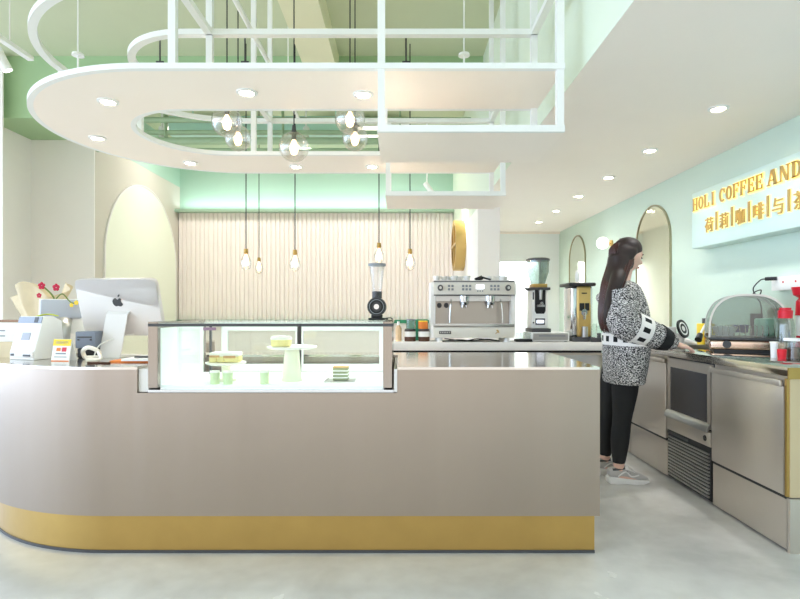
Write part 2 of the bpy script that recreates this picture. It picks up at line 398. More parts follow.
o, i = ring2(Ro+.0, Ro-.05, XR); MB().frame(o, i, 'z', ZU, ZU+.036).build('upper_outer_rail', 'whitem', t)
o, i = ring2(Ri+.05, Ri, XR); MB().frame(o, i, 'z', ZU, ZU+.036).build('upper_inner_rail', 'whitem', t)
w = .022
for x in (-1.22, XR-w):
    MB().box(x-w, x+w, D-Ro, D-Ri, ZU, ZU+.036).build('cross_rail', 'whitem', t)
    MB().box(x-w, x+w, D+Ri, D+Ro, ZU, ZU+.036).build('cross_rail', 'whitem', t)
for (x, y, z1) in [(-1.22, D-Ro+w, UC), (-1.22, D-Ri-w, UC), (-1.22, D+Ri+w, UC), (-1.22, D+Ro-w, UC),
                   (-.1, D-Ro+w, UC), (XR-w, D-Ro+w, UC), (XR-w, D-Ri-w, UC), (XR-w, D+Ri+w, UC), (XR-w, D+Ro-w, UC),
                   (cx-Ro+w, D, ZU), (cx-Ri-w, D, ZU), (-.1, D+Ro-w, ZU)]:
    MB().box(x-.02, x+.02, y-.02, y+.02, ZR+.02, z1).build('post', 'whitem', t)
for (y0, y1) in ((D-Ro, D-Ri), (D+Ri, D+Ro)):
    MB().box(-.122, XR, y0, y1, ZL, ZL+.03).build('drop_shelf', 'ring', t)
    MB().box(-.122, XR, y0-.002, y0+.02, ZL-.001, ZL+.035).build('shelf_edge', 'whitem', t)
    for x in (-.1, XR-w):
        for y in (y0+w, y1-w): MB().box(x-.019, x+.019, y-.019, y+.019, ZL+.02, ZR).build('drop_post', 'whitem', t)

# ------------------------------------------------------------------ pendants
def globe_pendant(px, py, Y, r, label):
    p = P(px, py, Y); t = thing('globe_pendant', label, 'pendant lamp', (p.x, p.y, UC), 0, 'clear globe pendants in the ring opening')
    k = r/.11
    MB().sphere(p, r, 32).build('globe', 'globe', t)
    MB().cyl(p+Vector((0, 0, r*.97)), p+Vector((0, 0, r+.05*k)), .018, .012).cyl(p+Vector((0, 0, r*.93)), p+Vector((0, 0, r*.99)), .035, .03).cyl(p+Vector((0, 0, .05*k)), p+Vector((0, 0, r*.95)), .017).build('socket', 'dark', t)
    MB().lathe([(.002, -.055), (.02, -.045), (.03, -.015), (.026, .015), (.014, .045), (.012, .055)], p+Vector((0, 0, -.005))).build('bulb', 'bulb', t)
    MB().cyl(p+Vector((0, 0, r)), (p.x, p.y, UC), .0045, seg=8).build('cord', 'black', t)
    lamp('POINT', (0, 0, p.z-UC), (0, 0, 0), 5, (1, .8, .6), .03, t)
globe_pendant(227, 122, 3.9, .107, 'clear globe pendant at far left of the ring opening, higher of the left pair')
globe_pendant(238, 138, 4.25, .10, 'clear globe pendant tucked behind the higher left globe')
globe_pendant(294, 147, 3.95, .107, 'lone clear globe pendant hanging in the middle of the opening')
globe_pendant(350, 119, 3.9, .107, 'clear globe pendant at right, upper one of the right pair')
globe_pendant(355, 138, 4.25, .10, 'clear globe pendant at right, lower one of the right pair')
def bulb_pendant(px, py, Y, label, top=UC):
    p = P(px, py, Y); t = thing('bulb_pendant', label, 'pendant lamp', (p.x, p.y, top), 0, 'small bulb pendants before the fluted wall')
    MB().cyl(p+Vector((0, 0, .12)), (p.x, p.y, top), .006, seg=8).build('cord', 'black', t)
    MB().lathe([(.001, .13), (.022, .125), (.026, .08), (.02, .07)], p, 16).build('socket', 'brass', t)
    MB().lathe([(.018, .08), (.03, .05), (.055, .0), (.06, -.05), (.045, -.1), (.01, -.12)], p, 24).build('glass_shade', 'globe', t)
    MB().lathe([(.002, -.07), (.024, -.055), (.032, -.02), (.024, .02), (.012, .06)], p, 20).build('bulb', 'bulb', t)
    lamp('POINT', (0, 0, p.z-top), (0, 0, 0), 5, (1, .8, .62), .03, t)
bulb_pendant(246, 260, 6.2, 'small bulb pendant before the fluted wall, leftmost of four')
bulb_pendant(295, 261, 6.2, 'small bulb pendant before the fluted wall, second from left')
bulb_pendant(379, 254, 6.2, 'small bulb pendant hanging above the case-top coffee grinder')
bulb_pendant(410, 260, 6.2, 'small bulb pendant nearest the espresso machine')
bulb_pendant(259, 266, 8.2, 'added bulb standing in for a bulb reflection on the fluted wall, just right of the leftmost pendant')  # reflection on the fluted wall, built as an extra glowing bulb

def fill_panel(x, y, label, p, z=3.98):  # panels added to brighten the rear of the room
    t = thing('fill_panel', label, 'ceiling light', (x, y, z), 0, 'added fill-light panels', local=True)
    MB().box(-.75, .75, -.3, .3, 0, .05, bev=.008).build('housing', 'whitem', t, world=False)
    MB().box(-.72, .72, -.27, .27, -.004, .001).build('diffuser', 'globel', t, world=False)
    MB().cyl((-.6, 0, .05), (-.6, 0, UC-z), .005, seg=6).cyl((.6, 0, .05), (.6, 0, UC-z), .005, seg=6).build('hanger', 'satin', t, world=False)
    lamp('AREA', (0, 0, -.02), (0, 0, 0), p, (1, .97, .97), 1.4, t, sy=.5)
fill_panel(-2.9, 8.7, 'added fill-light panel over the left of the fluted wall', 17)
fill_panel(-.6, 8.7, 'added fill-light panel over the right of the fluted wall', 17)
lamp('AREA', (1.9, 9.85, 2.45), (0, 0, 0), 14, (.93, .98, 1), .5, name='far_room_fill')  # added light without a fixture, brightens the far room
# track lights, pipes and ceiling gear
t = thing('track_rail', 'white lighting track at the upper left ceiling edge', 'track', (-3.68, 4.6, 3.67))
MB().box(-3.72, -3.66, 3.6, 5.5, 3.66, 3.70).build('rail', 'whitem', t)
MB().cyl((-3.69, 5.2, 3.70), (-3.69, 5.2, UC), .006, seg=8).cyl((-3.69, 3.9, 3.70), (-3.69, 3.9, UC), .006, seg=8).build('hanger_rod', 'white', t)
def spotlight(loc, d, label, power=30, stem=.12, top=None):
    t = thing('track_spotlight', label, 'spotlight', loc, 0, 'white track spotlights')
    L = Vector(loc); d = Vector(d).normalized(); a = L+Vector((0, 0, -stem)); b = a+d*.17
    MB().cyl(L if top is None else (L.x, L.y, top), a, .012, seg=10).build('stem', 'whitem', t)
    MB().cyl(a-d*.05, b, .042, seg=24).build('housing', 'whitem', t)
    MB().cyl(b, b+d*.003, .036, seg=24).build('lens', 'led', t)
    rot = (-d).to_track_quat('Z', 'Y').to_euler()
    lamp('SPOT', b+d*.02-L, rot, power, (1, .97, .92), .04, t, angle=1.4)
spotlight((-3.69, 5.05, 3.66), (.35, .25, -.9), 'white spotlight hanging from the track at upper left', 60)
spotlight(P(162, 122, 7.2), (.15, -.3, -1), 'white spotlight seen through the left part of the ring opening', 34, top=UC)
spotlight(P(306, 122, 7.2), (0, -.5, -1), 'white spotlight seen just right of the middle globe pendant', 34, top=UC)
spotlight(P(427, 178, 8.6), (.6, -.3, -.9), 'white spotlight seen between the rear shelf and ring', 40, top=UC)
for (px, lb) in ((78, 'left'), (464, 'right')):
    p = P(px, 56, 4.7); t = thing('sprinkler_head', 'small white sprinkler drop above the canopy, %s one' % lb, 'sprinkler', p)
    MB().lathe([(.001, .0), (.05, .0), (.045, .02), (.001, .03)], p, 20).build('disc', 'whitem', t)
    MB().cyl(p+Vector((0, 0, -.16)), p, .008, seg=8).cyl(p+Vector((0, 0, .02)), (p.x, p.y, UC), .006, seg=8).build('stem', 'whitem', t)
for k, (px, py, Y, r, x0, x1, lb) in enumerate(((0, 120, 7.0, .035, -3.9, .9, 'highest'), (0, 131, 7.0, .03, -3.9, .9, 'second highest'), (0, 138, 6.9, .045, -3.9, .9, 'second lowest'), (0, 146, 6.9, .025, -3.9, .9, 'lowest'))):
    z = 1.17+(310-py)/550*Y
    m = MB().cyl((x0, Y+k*.06, z), (x1, Y+k*.06, z), r, seg=16)
    for x in (-3, -1.5, 0): m.cyl((x, Y+k*.06, z), (x, Y+k*.06, UC), .01, seg=6)
    tag(m.build('ceiling_pipe', 'pipe'), 'pale green horizontal pipe behind the ring opening, %s one' % lb, 'pipe', 'pipes along the upper ceiling')
t = tag(MB().box(-3.14, -.6, 7.45, 7.9, 3.55, 3.8, bev=.01).cyl((-2.9, 7.7, 3.8), (-2.9, 7.7, UC), .01).cyl((-.9, 7.7, 3.8), (-.9, 7.7, UC), .01).build('air_duct', 'aqua'), 'pale aqua rectangular air duct seen through the ring opening', 'duct')
tag(MB().cyl((-1.18, 2.4, 3.39), (-1.18, 6.5, 3.39), .02, seg=12).cyl((-1.18, 2.8, 3.39), (-1.18, 2.8, UC), .006, seg=6).cyl((-1.18, 5.8, 3.39), (-1.18, 5.8, UC), .006, seg=6).build('ceiling_conduit', 'whitem'), 'thin white conduit running front to back above the canopy', 'pipe')
for (px, lb) in ((160, 'left of the beam'), (245, 'middle'), (406, 'right')):
    p = P(px, 62, 5.9)
    tag(MB().cyl(p, (p.x, p.y, UC), .009, seg=8).cyl(p+Vector((-.04, 0, 0)), p+Vector((.04, 0, 0)), .012, seg=8).build('hanger_rod', 'dark'), 'thin dark hanger rod under the green ceiling, %s one' % {'left of the beam': 'leftmost', 'middle': 'middle', 'right': 'rightmost'}[lb], 'rod', 'hanger rods')

# ------------------------------------------------------------------ wall sign
t = thing('wall_sign', 'long mint sign board with gold backlit lettering on the right wall', 'sign', (2.52, 4.75, 0), -PI/2, local=True)
# local x runs towards the camera, local -y faces the room
MB().box(0, 3.3, .0, .145, 1.697, 2.17, bev=.003).build('backboard', mat('sign_mint', (206, 230, 224), .5), t, world=False)
def letter(ch, x, z, w, h, g, d0, d1):
    m = MB(); V, Hh = .30*w, .13*h      # stem and bar thickness
    def r(a, b, c, d): m.box(x+a*w-g, x+b*w+g, d0, d1, z+c*h-g, z+d*h+g)
    def el(a0, a1, ox, rx):
        cxx, cz = x+ox*w, z+h/2; n = 20
        o = [(cxx+(rx*w+g)*math.cos(math.radians(a0+(a1-a0)*k/n)), cz+(h/2+g)*math.sin(math.radians(a0+(a1-a0)*k/n))) for k in range(n+1)]
        i = [(cxx+max(.002, (rx-.28)*w-g)*math.cos(math.radians(a0+(a1-a0)*k/n)), cz+(h*.40-g)*math.sin(math.radians(a0+(a1-a0)*k/n))) for k in range(n+1)]
        m.frame(o, i, 'y', d0, d1)
    def stem(a): r(a, a+.26, 0, 1); r(a-.06, a+.32, 0, .08); r(a-.06, a+.32, .92, 1)
    def dia(xb, xt, th):
        m.prism([(x+xb*w-g, z), (x+(xb+th)*w+g, z), (x+(xt+th)*w+g, z+h), (x+xt*w-g, z+h)], 'y', d0, d1)
    if ch == 'H': stem(.06); stem(.68); r(.3, .7, .45, .55)
    if ch == 'O': el(0, 360, .5, .5)
    if ch == 'L': stem(.08); r(.1, .95, 0, .09); r(.83, .95, 0, .32)
    if ch == 'I': stem(.37)
    if ch == 'C': el(48, 312, .52, .5); r(.8, .92, .64, .95)
    if ch in 'FE':
        stem(.08); r(.1, .93, .91, 1); r(.81, .93, .7, 1); r(.3, .7, .46, .54); r(.62, .72, .36, .64)
        if ch == 'E': r(.1, .95, 0, .09); r(.83, .95, 0, .3)
    if ch == 'A': dia(0, .34, .12); dia(.66, .4, .28); r(.2, .75, .28, .36); r(-.08, .25, 0, .08); r(.6, 1.05, 0, .08)
    if ch == 'N': r(.1, .2, 0, 1); r(.8, .9, 0, 1); m.prism([(x+.66*w-g, z), (x+.92*w+g, z), (x+.34*w+g, z+h), (x+.06*w-g, z+h)], 'y', d0, d1); r(0, .3, 0, .08); r(.68, 1.02, .92, 1)
    if ch == 'D': stem(.08); el(-90, 90, .4, .56); r(.2, .42, 0, .1); r(.2, .42, .9, 1)
    return m
z0, hh = 2.012, .105
def word(s, x0, x1):
    p = (x1-x0)/len(s)
    for k, ch in enumerate(s):
        letter(ch, x0+k*p, z0, p*.86, hh, .006, -.008, -.002).build('letter_halo', 'ledw', t, world=False)
        letter(ch, x0+k*p, z0, p*.86, hh, 0, -.016, -.009).build('letter', 'gold', t, world=False)
word('HOLI', .04, .39); word('COFFEE', .43, .96); word('AND', 1.0, 1.34)
cjk = None
for k, ch in enumerate('荷莉咖啡与茶'):
    x = .27+k*.203
    for nm, off, ex, dy, mt in (('character_halo', .005, .003, -.005, 'ledw'), ('character', .001, .004, -.013, 'gold')):
        c = bpy.data.curves.new(nm, 'FONT'); c.body = ch; c.size = .125; c.extrude = ex; c.offset = off; c.align_x = 'CENTER'
        tmp = bpy.data.objects.new(nm, c); C.objects.link(tmp); bpy.context.view_layer.update()
        me = bpy.data.meshes.new_from_object(tmp.evaluated_get(bpy.context.evaluated_depsgraph_get())); bpy.data.objects.remove(tmp)
        me.transform(Matrix.Translation((x+.02, dy, 1.815)) @ Matrix.Rotation(PI/2, 4, 'X')); me.materials.clear(); me.materials.append(M[mt])
        o = bpy.data.objects.new(nm, me); C.objects.link(o); o.parent = t
    if k < 6:
        xb = x+.122
        MB().box(xb-.017, xb+.017, -.007, -.002, 1.80, 1.955).build('bar_halo', 'ledw', t, world=False)
        MB().box(xb-.011, xb+.011, -.016, -.009, 1.806, 1.949).build('divider_bar', 'gold', t, world=False)
# ------------------------------------------------------------------ front counter
XE, YF = .945, 2.6
def path(off):     # outline of the counter front, moved inwards by off, from the right end round the left curve
    r = 1.15-off
    return [(XE-(.008 if 0 < off < .2 else 0), YF+off)] + [(x, y) for x, y in arc(-1.4, 3.75, r, 270, 180, 40)] + [(-2.55+off, 4.9)]
t = thing('front_counter', 'long brushed steel counter with brass plinth and rounded left end', 'counter', (-.6, 3.0, 0))
MB().frame(path(0), path(.9), 'z', .196, .778).build('front_panel', 'steel', t)
m = MB(); o = path(0)
left_o = [(-1.243, YF)] + o[1:]; left_i = [(-1.243, YF+.9)] + path(.9)[1:]
m.frame(left_o, left_i, 'z', .778, .888)
m.box(-.013, XE, YF, YF+.9, .778, .888)
m.box(-1.243, -.013, YF+.72, YF+.9, .778, .888)
m.build('upper_panel', 'steel', t)
m = MB(); m.frame(left_o, left_i, 'z', .888, .9); m.box(-.013, XE, YF, YF+.9, .888, .9); m.box(-1.243, -.013, YF+.72, YF+.9, .888, .9)
m.build('countertop', 'top', t)
MB().frame(path(.05), path(.85), 'z', 0.012, .196).build('brass_plinth', 'brass', t)
MB().frame(path(.045), path(.86), 'z', 0, .014).build('plinth_edge', 'dark', t)

# cake display case in the notch
x0, x1, y0, y1, z0, z1 = -1.192, -.03, 2.602, 3.25, .78, 1.114
t = thing('cake_display_case', 'glass cake display case with steel ends set into the counter', 'display case', (-.6, 2.95, z0))
MB().box(x0, x1, y0, y1, z0, z0+.012).build('base_tray', 'chrome', t)
MB().box(x0, x0+.045, y0, y1, z0+.022, z1).build('end_panel', mat('end_steel', (164, 154, 144), .18, 1), t)
MB().box(x1-.05, x1-.008, y0, y1, z0+.022, z1).build('end_panel', mat('end_steel', (164, 154, 144), .18, 1), t)
MB().box(x0+.045, x1-.05, y0+.03, y1-.05, z0+.012, z0+.03).build('deck', 'frost_glow', t)
MB().box(x0+.045, x1-.05, y0, y0+.006, z0+.022, z1-.004).build('front_glass', 'gglass', t)
MB().box(x0, x1, y0, y1, z1-.006, z1).build('top_glass', 'gglass', t)
MB().box(x0+.0, x1-.0, y0-.002, y0+.008, z1-.022, z1-.008).build('top_rail', 'dark', t)
MB().box(x0+.045, x1-.05, y0+.012, y0+.03, z1-.022, z1-.008).box(x0+.045, x1-.05, y1-.03, y1, z1-.03, z1-.006).build('light_bar', 'frost_glow', t)
lamp('AREA', (0, -.06, .29), (0, 0, 0), .9, (.93, 1, .98), .9, t, sy=.1)
MB().box(x0+.045, x0+.049, y0+.03, y1-.05, z0+.03, z1-.03).build('glow_liner', 'frost_glow', t)  # glowing sheets added inside both ends to brighten the case
MB().box(x1-.054, x1-.05, y0+.03, y1-.05, z0+.03, z1-.03).build('glow_liner', 'frost_glow', t)
MB().box(-1.242, x0-.003, 2.615, 3.25, z0+.001, .89).build('side_filler', 'white', t)
MB().box(x1+.002, -.0135, 2.605, 3.25, z0+.001, .89).build('side_filler', 'white', t)
for (a, b) in ((x0+.15, -.575), (-.60, x1-.055)):
    d = MB().frame([(a, z0+.03), (b, z0+.03), (b, z1-.03), (a, z1-.03), (a, z0+.03)], [(a+.035, z0+.075), (b-.035, z0+.075), (b-.035, z1-.065), (a+.035, z1-.065), (a+.035, z0+.075)], 'y', y1-.04, y1-.02).build('sliding_door', 'wp', t)
    MB().box(a+.035, b-.035, y1-.032, y1-.028, z0+.075, z1-.065).build('door_glass', 'gglass', d)
MB().box(x0+.13, x0+.137, y0+.02, y0+.30, z0+.06, z1-.02).box(x0+.19, x0+.2, y0+.2, y0+.21, z0+.06, z1-.02).build('reflection_glass', 'gglass', t)  # panes and dark post imitate a reflection at the left of the case
MB().box(x0+.21, x0+.22, y0+.23, y0+.245, z0+.06, z1-.02).build('reflection_post', 'dark', t)
t2 = MB().box(-.93, -.87, y0-.0035, y0-.001, z1-.04, z1-.026).build('sticker', mat('sticker_mauve', (150, 120, 140), .5), t)
ZD = z0+.0305
def cake_stand(px, Y, rtop, h, label, stem=.012):
    X = (px-400)/550*Y
    t = thing('cake_stand', label, 'cake stand', (X, Y, ZD))
    MB().lathe([(.05, 0), (.05, .006), (.02, .012), (stem, .03), (stem, h-.02), (.025, h-.006)], (X, Y, ZD), 28).build('pedestal', 'cone', t)
    MB().lathe([(.001, h-.006), (rtop*.8, h-.004), (rtop, h+.004), (rtop, h+.01), (.001, h+.006)], (X, Y, ZD), 36).build('plate', 'creamy', t)
    return X
X = cake_stand(226, 2.80, .10, .085, 'white cake stand at left in the display case, holding filled sponge cake', .02)
z = ZD+.0955
t = thing('sponge_cake', 'cream topped sponge cake with brown filling on the left cake stand', 'cake', (X, 2.80, z))
for k, (dx, a) in enumerate(((-.065, 0), (-.02, 0), (.025, 0), (.065, 0))):
    MB().box(X+dx*.85-.018, X+dx*.85+.018, 2.76, 2.84, z, z+.03, bev=.004).build('sponge_slice', 'cake', t)
MB().box(X-.074, X+.074, 2.76, 2.84, z+.03, z+.05, bev=.006).build('icing', 'creamy', t)
MB().box(X-.07, X-.02, 2.756, 2.76, z+.026, z+.036).box(X-.0, X+.06, 2.756, 2.76, z+.022, z+.034).build('filling', 'toast', t)
X = (292-400)/550*2.80
t = thing('cone_pedestal', 'tall ivory cone pedestal in the middle of the display case', 'cake stand', (X, 2.80, ZD))
MB().lathe([(.052, 0), (.05, .006), (.036, .155), (.03, .16)], (X, 2.80, ZD), 32).build('cone', 'cone', t)
MB().lathe([(.001, .158), (.10, .162), (.125, .168), (.125, .175), (.001, .170)], (X, 2.80, ZD), 36, ).build('plate', 'creamy', t)
t = thing('round_cake', 'pale yellow whole cake on top of the ivory cone pedestal', 'cake', (X-.05, 2.80, ZD+.176))
MB().lathe([(.001, 0), (.05, 0), (.052, .035), (.045, .045), (.001, .048)], (X-.055, 2.80, ZD+.176), 28).build('cake_body', 'cake', t)
MB().lathe([(.051, .03), (.054, .04), (.046, .05), (.001, .056)], (X-.055, 2.80, ZD+.176), 28, caps=False).build('icing', 'creamy', t)
for (px, Y, lb) in ((215, 2.68, 'small pale green cake tub under the left cake stand, left one'), (228, 2.67, 'small pale green cake tub under the left cake stand, right one'), (264.5, 2.69, 'lone pale green cake tub between the stand and the cone')):
    X = (px-400)/550*Y; t = thing('cake_tub', lb, 'cake', (X, Y, ZD), 0, 'pale green cake tubs')
    MB().lathe([(.001, 0), (.021, 0), (.023, .055), (.001, .055)], (X, Y, ZD), 24).build('tub', 'matcha', t)
    MB().lathe([(.001, .055), (.024, .055), (.024, .064), (.001, .066)], (X, Y, ZD), 24).build('lid', 'creamy', t)
Y = 2.8; X = (341-400)/550*Y
tag(MB().box(X-.075, X+.075, Y-.07, Y+.07, ZD, ZD+.004).box(X-.075, X-.072, Y-.07, Y+.07, ZD+.004, ZD+.008).build('cake_tray', 'satin'), 'thin square metal tray under the layered green cake', 'tray')
t = thing('layered_cake', 'square green and cream layered cake at right in the display case', 'cake', (X, Y, ZD+.004))
for k in range(4): MB().box(X-.038, X+.038, Y-.035, Y+.035, ZD+.005+k*.017, ZD+.016+k*.017, bev=.002).build('green_layer', mat('green_sponge', (150, 158, 112), .7), t)
for k in range(3): MB().box(X-.037, X+.037, Y-.034, Y+.034, ZD+.016+k*.017, ZD+.022+k*.017).build('cream_layer', 'creamy', t)
MB().box(X-.038, X+.038, Y-.035, Y+.035, ZD+.067, ZD+.072).build('dusting', 'toast', t)

# grinder standing on the case
def case_grinder():
    Y = 2.98; X = (377-400)/550*Y; zt = z1+.0015
    t = thing('coffee_grinder', 'dark round-bodied coffee grinder with clear hopper on the cake case', 'coffee grinder', (X, Y, zt))
    MB().box(X-.045, X+.045, Y-.05, Y+.05, zt, zt+.012, bev=.004).box(X-.03, X+.03, Y-.03, Y+.03, zt+.01, zt+.03, bev=.004).build('base', 'black', t)
    MB().cyl((X, Y-.055, zt+.072), (X, Y+.06, zt+.072), .05, seg=40).build('body', 'dark', t)
    MB().lathe([(.026, 0), (.044, 0), (.044, .008), (.026, .008)], (X, Y-.055, zt+.072), 36, 'y', caps=False).build('dial_ring', 'black', t)
    MB().lathe([(.036, .004), (.039, .004), (.039, .012), (.036, .012)], (X, Y-.055, zt+.072), 36, 'y', caps=False).build('dial_mark', 'grey', t)
    MB().cyl((X, Y-.055, zt+.072), (X, Y-.075, zt+.072), .014).build('knob', 'chrome', t)
    MB().cyl((X, Y, zt+.118), (X, Y, zt+.155), .026).cyl((X-.0, Y-.02, zt+.13), (X, Y-.05, zt+.12), .012).build('collar', 'dark', t)
    MB().lathe([(.024, .155), (.027, .17), (.04, .285), (.042, .295)], (X, Y, zt), 28, caps=False).build('hopper', 'globe', t)
    MB().lathe([(.001, .292), (.047, .292), (.048, .305), (.001, .31)], (X, Y, zt), 28).build('lid', 'grey', t)
    MB().box(X+.03, X+.06, Y-.01, Y+.01, zt+.003, zt+.01).tube([(X+.04, Y, zt+.008), (X+.07, Y, zt+.012), (X+.085, Y+.04, zt+.005)], .003).build('cord', 'black', t)
case_grinder()

# ------------------------------------------------------------------ things at the left end of the front counter (top at z = .9)
ZT = .9
# all-in-one computer seen from behind
t = thing('desktop_computer', 'large silver all-in-one computer seen from behind with a fruit logo', 'computer', (-1.62, 3.22, ZT), math.radians(-6), local=True)
tilt = Matrix.Rotation(math.radians(17), 4, 'X')
m = MB()
R = []
for (s, y) in ((1, .014), (1.0, -.004), (.985, -.012), (.96, -.015)):
    R.append([Vector((s*.25*(abs(math.cos(a))**.16)*math.copysign(1, math.cos(a)), y, .29+s*.172*(abs(math.sin(a))**.16)*math.copysign(1, math.sin(a)))) for a in [2*PI*k/64 for k in range(96)]])
m.rings(R)
bmesh.ops.transform(m.bm, verts=m.bm.verts[:], matrix=Matrix.Translation((0, 0, .2)) @ tilt @ Matrix.Translation((0, 0, -.2)))
body = m.build('display', 'alu', t, world=False)
TM = Matrix.Translation((0, 0, .2)) @ tilt @ Matrix.Translation((0, 0, -.2))
# fruit logo
def logo():
    m = MB(); pts = []
    for k in range(48):
        a = 2*PI*k/48; r = .030*(1+.10*math.cos(2*a+.2)); x, z = r*.95*math.cos(a), r*1.02*math.sin(a)
        if z > .02: z -= .012*math.exp(-(x/.009)**2)
        if z < -.02: z += .006*math.exp(-(x/.009)**2)
        d = math.hypot(x-.036, z-.006)
        if d < .017: x, z = .036-.017*(.036-x)/max(d, 1e-4), .006+.017*(z-.006)/max(d, 1e-4)
        pts.append((x, z+.325))
    m.prism(pts, 'y', -.0180, -.0148)
    m.prism([(x+.005, z+.325) for x, z in ((0, .031), (.002, .041), (.012, .048), (.013, .040), (.008, .033))], 'y', -.0180, -.0148)
    bmesh.ops.transform(m.bm, verts=m.bm.verts[:], matrix=TM)
    m.build('logo', 'dark', body, world=False)
logo()
m = MB()
m.frame([(-.135, 0), (-.118, .04), (-.062, .245), (-.04, .262), (-.026, .262)], [(-.13, 0), (-.112, .04), (-.058, .240), (-.038, .255), (-.026, .255)], 'x', -.065, .065)
m.box(-.065, .065, -.135, .09, 0, .006)
m.build('stand', 'alu', t, world=False)
MB().tube([(.08, -.02, .13), (.03, -.06, .12), (-.03, -.16, .08), (-.04, -.2, .02), (.0, -.24, .006)], .0035).build('power_cord', 'wp', t, world=False)
# white tablet terminal
t = thing('payment_terminal', 'white slanted payment terminal with grey top strip and grey label', 'terminal', (-2.02, 3.06, ZT), math.radians(-18), local=True)
m = MB().prism([(-.09, .0), (.10, .0), (.08, .21), (.03, .235), (-.03, .235), (-.085, .05)], 'x', -.09, .09, bev=.006)
m.build('body', 'wp', t, world=False)
sl = math.atan2(.185, .055)
def slab(xa, xb, s0, s1, th, name, mt):   # plate lying on the slanted front (from (-.085,.05) to (-.03,.235))
    a = Vector((0, -.085, .05)); d = Vector((0, .055, .185)).normalized(); nrm = Vector((0, -d.z, d.y)); L = .193
    v = [a+d*(s0*L)+nrm*.0005, a+d*(s1*L)+nrm*.0005, a+d*(s1*L)+nrm*th, a+d*(s0*L)+nrm*th]
    MB().rings([[Vector((xa, p.y, p.z)) for p in v], [Vector((xb, p.y, p.z)) for p in v]]).build(name, mt, t, world=False)
slab(-.085, .085, .80, .98, .004, 'top_strip', mat('cool_grey', (160, 168, 186), .4)); slab(.035, .06, .81, .97, .006, 'sensor', 'dark')
slab(-.03, .03, .3, .52, .003, 'label_plate', mat('label_grey', (176, 178, 190), .5))
MB().box(-.08, .085, -.094, -.088, .012, .046, bev=.002).build('printer_slot', 'alu', t, world=False)
MB().box(-.07, -.05, -.098, -.093, .022, .034).build('button', 'dark', t, world=False); MB().box(.02, .07, -.098, -.093, .02, .03).build('port', 'dark', t, world=False)
# pos screen
t = thing('pos_screen', 'tilted grey and white point-of-sale screen seen from behind', 'screen', (-2.06, 3.36, ZT), math.radians(28), local=True)
rx = Matrix.Rotation(math.radians(-14), 4, 'X')
m = MB().box(-.13, .13, .0, .012, .13, .35, bev=.004)
bmesh.ops.transform(m.bm, verts=m.bm.verts[:], matrix=rx); m.build('bezel', 'wp', t, world=False)
m = MB().box(-.12, .10, -.03, .0, .22, .34, bev=.012); bmesh.ops.transform(m.bm, verts=m.bm.verts[:], matrix=rx); m.build('rear_housing', mat('pos_grey', (176, 182, 196), .4), t, world=False)
m = MB().loft([(0, .05, .22), (.0, .0, .17), (0, -.01, .08), (0, .0, .004)], [(.05, .02), (.045, .02), (.04, .02), (.05, .03)], ref=(1, 0, 0)).box(-.08, .08, -.09, .07, 0, .012, bev=.004)
m.build('stand', 'satin', t, world=False)
# card stand
t = thing('price_card_stand', 'small white and yellow promotional card propped on the counter', 'card', (-1.79, 2.93, ZT), math.radians(-8), local=True)
MB().prism([(-.03, 0), (-.008, .115), (.0, .115), (.035, 0), (.03, 0), (-.002, .1), (-.024, 0)], 'x', -.052, .052).build('card', 'card', t, world=False)
def onc(xa, xb, za, zb, name, mt):
    f = lambda z: -.03+z*.022/.115
    MB().rings([[Vector((x, f(za)-.0015, za)), Vector((x, f(za)-.0003, za)), Vector((x, f(zb)-.0003, zb)), Vector((x, f(zb)-.0015, zb))] for x in (xa, xb)]).build(name, mt, t, world=False)
onc(-.052, .052, .08, .114, 'yellow_header', 'yellow'); onc(-.035, .035, .092, .104, 'header_text', 'card'); onc(-.05, .052, .0, .004, 'yellow_edge', 'orange')
onc(-.028, -.004, .052, .07, 'orange_icon', 'orange'); onc(.004, .03, .05, .072, 'red_icon', 'red'); onc(-.03, .03, .036, .043, 'text_line', 'grey'); onc(-.036, .036, .02, .024, 'text_line', 'grey')
# card reader
t = thing('card_printer', 'small blue-grey plastic receipt printer beside the computer stand', 'printer', (-1.76, 3.12, ZT))
MB().box(-1.81, -1.71, 3.08, 3.17, ZT, ZT+.055, bev=.008).build('lower_body', 'black', t)
MB().box(-1.815, -1.70, 3.07, 3.17, ZT+.055, ZT+.15, bev=.008).build('body', mat('blue_grey', (128, 136, 152), .45), t)
MB().box(-1.80, -1.72, 3.066, 3.071, ZT+.115, ZT+.122).box(-1.80, -1.79, 3.066, 3.071, ZT+.1, ZT+.108).box(-1.73, -1.72, 3.066, 3.071, ZT+.1, ZT+.108).build('paper_slot', 'dark', t)
tag(MB().tube([(-1.72, 3.0, ZT+.012), (-1.70, 2.95, ZT+.05), (-1.66, 2.93, ZT+.07), (-1.62, 2.95, ZT+.05), (-1.63, 2.98, ZT+.02), (-1.67, 3.0, ZT+.012), (-1.71, 2.98, ZT+.012)], .011, seg=10).tube([(-1.62, 2.95, ZT+.05), (-1.58, 2.9, ZT+.012), (-1.64, 2.87, ZT+.01)], .008).build('coiled_cable', 'creamy'), 'thick coiled cream cable beside the computer stand', 'cable')
t = thing('clipboard', 'white paper pad on orange board right of the computer stand', 'papers', (-1.36, 2.98, ZT))
MB().box(-1.50, -1.27, 2.84, 3.1, ZT, ZT+.008).build('board', 'orange', t)
MB().box(-1.43, -1.26, 2.82, 3.08, ZT+.008, ZT+.02).build('paper_pad', 'card', t)
tag(MB().cyl((-1.38, 2.86, ZT+.026), (-1.27, 2.88, ZT+.026), .005, seg=10).build('pen', 'dark'), 'dark pen lying on the white paper pad', 'pen')
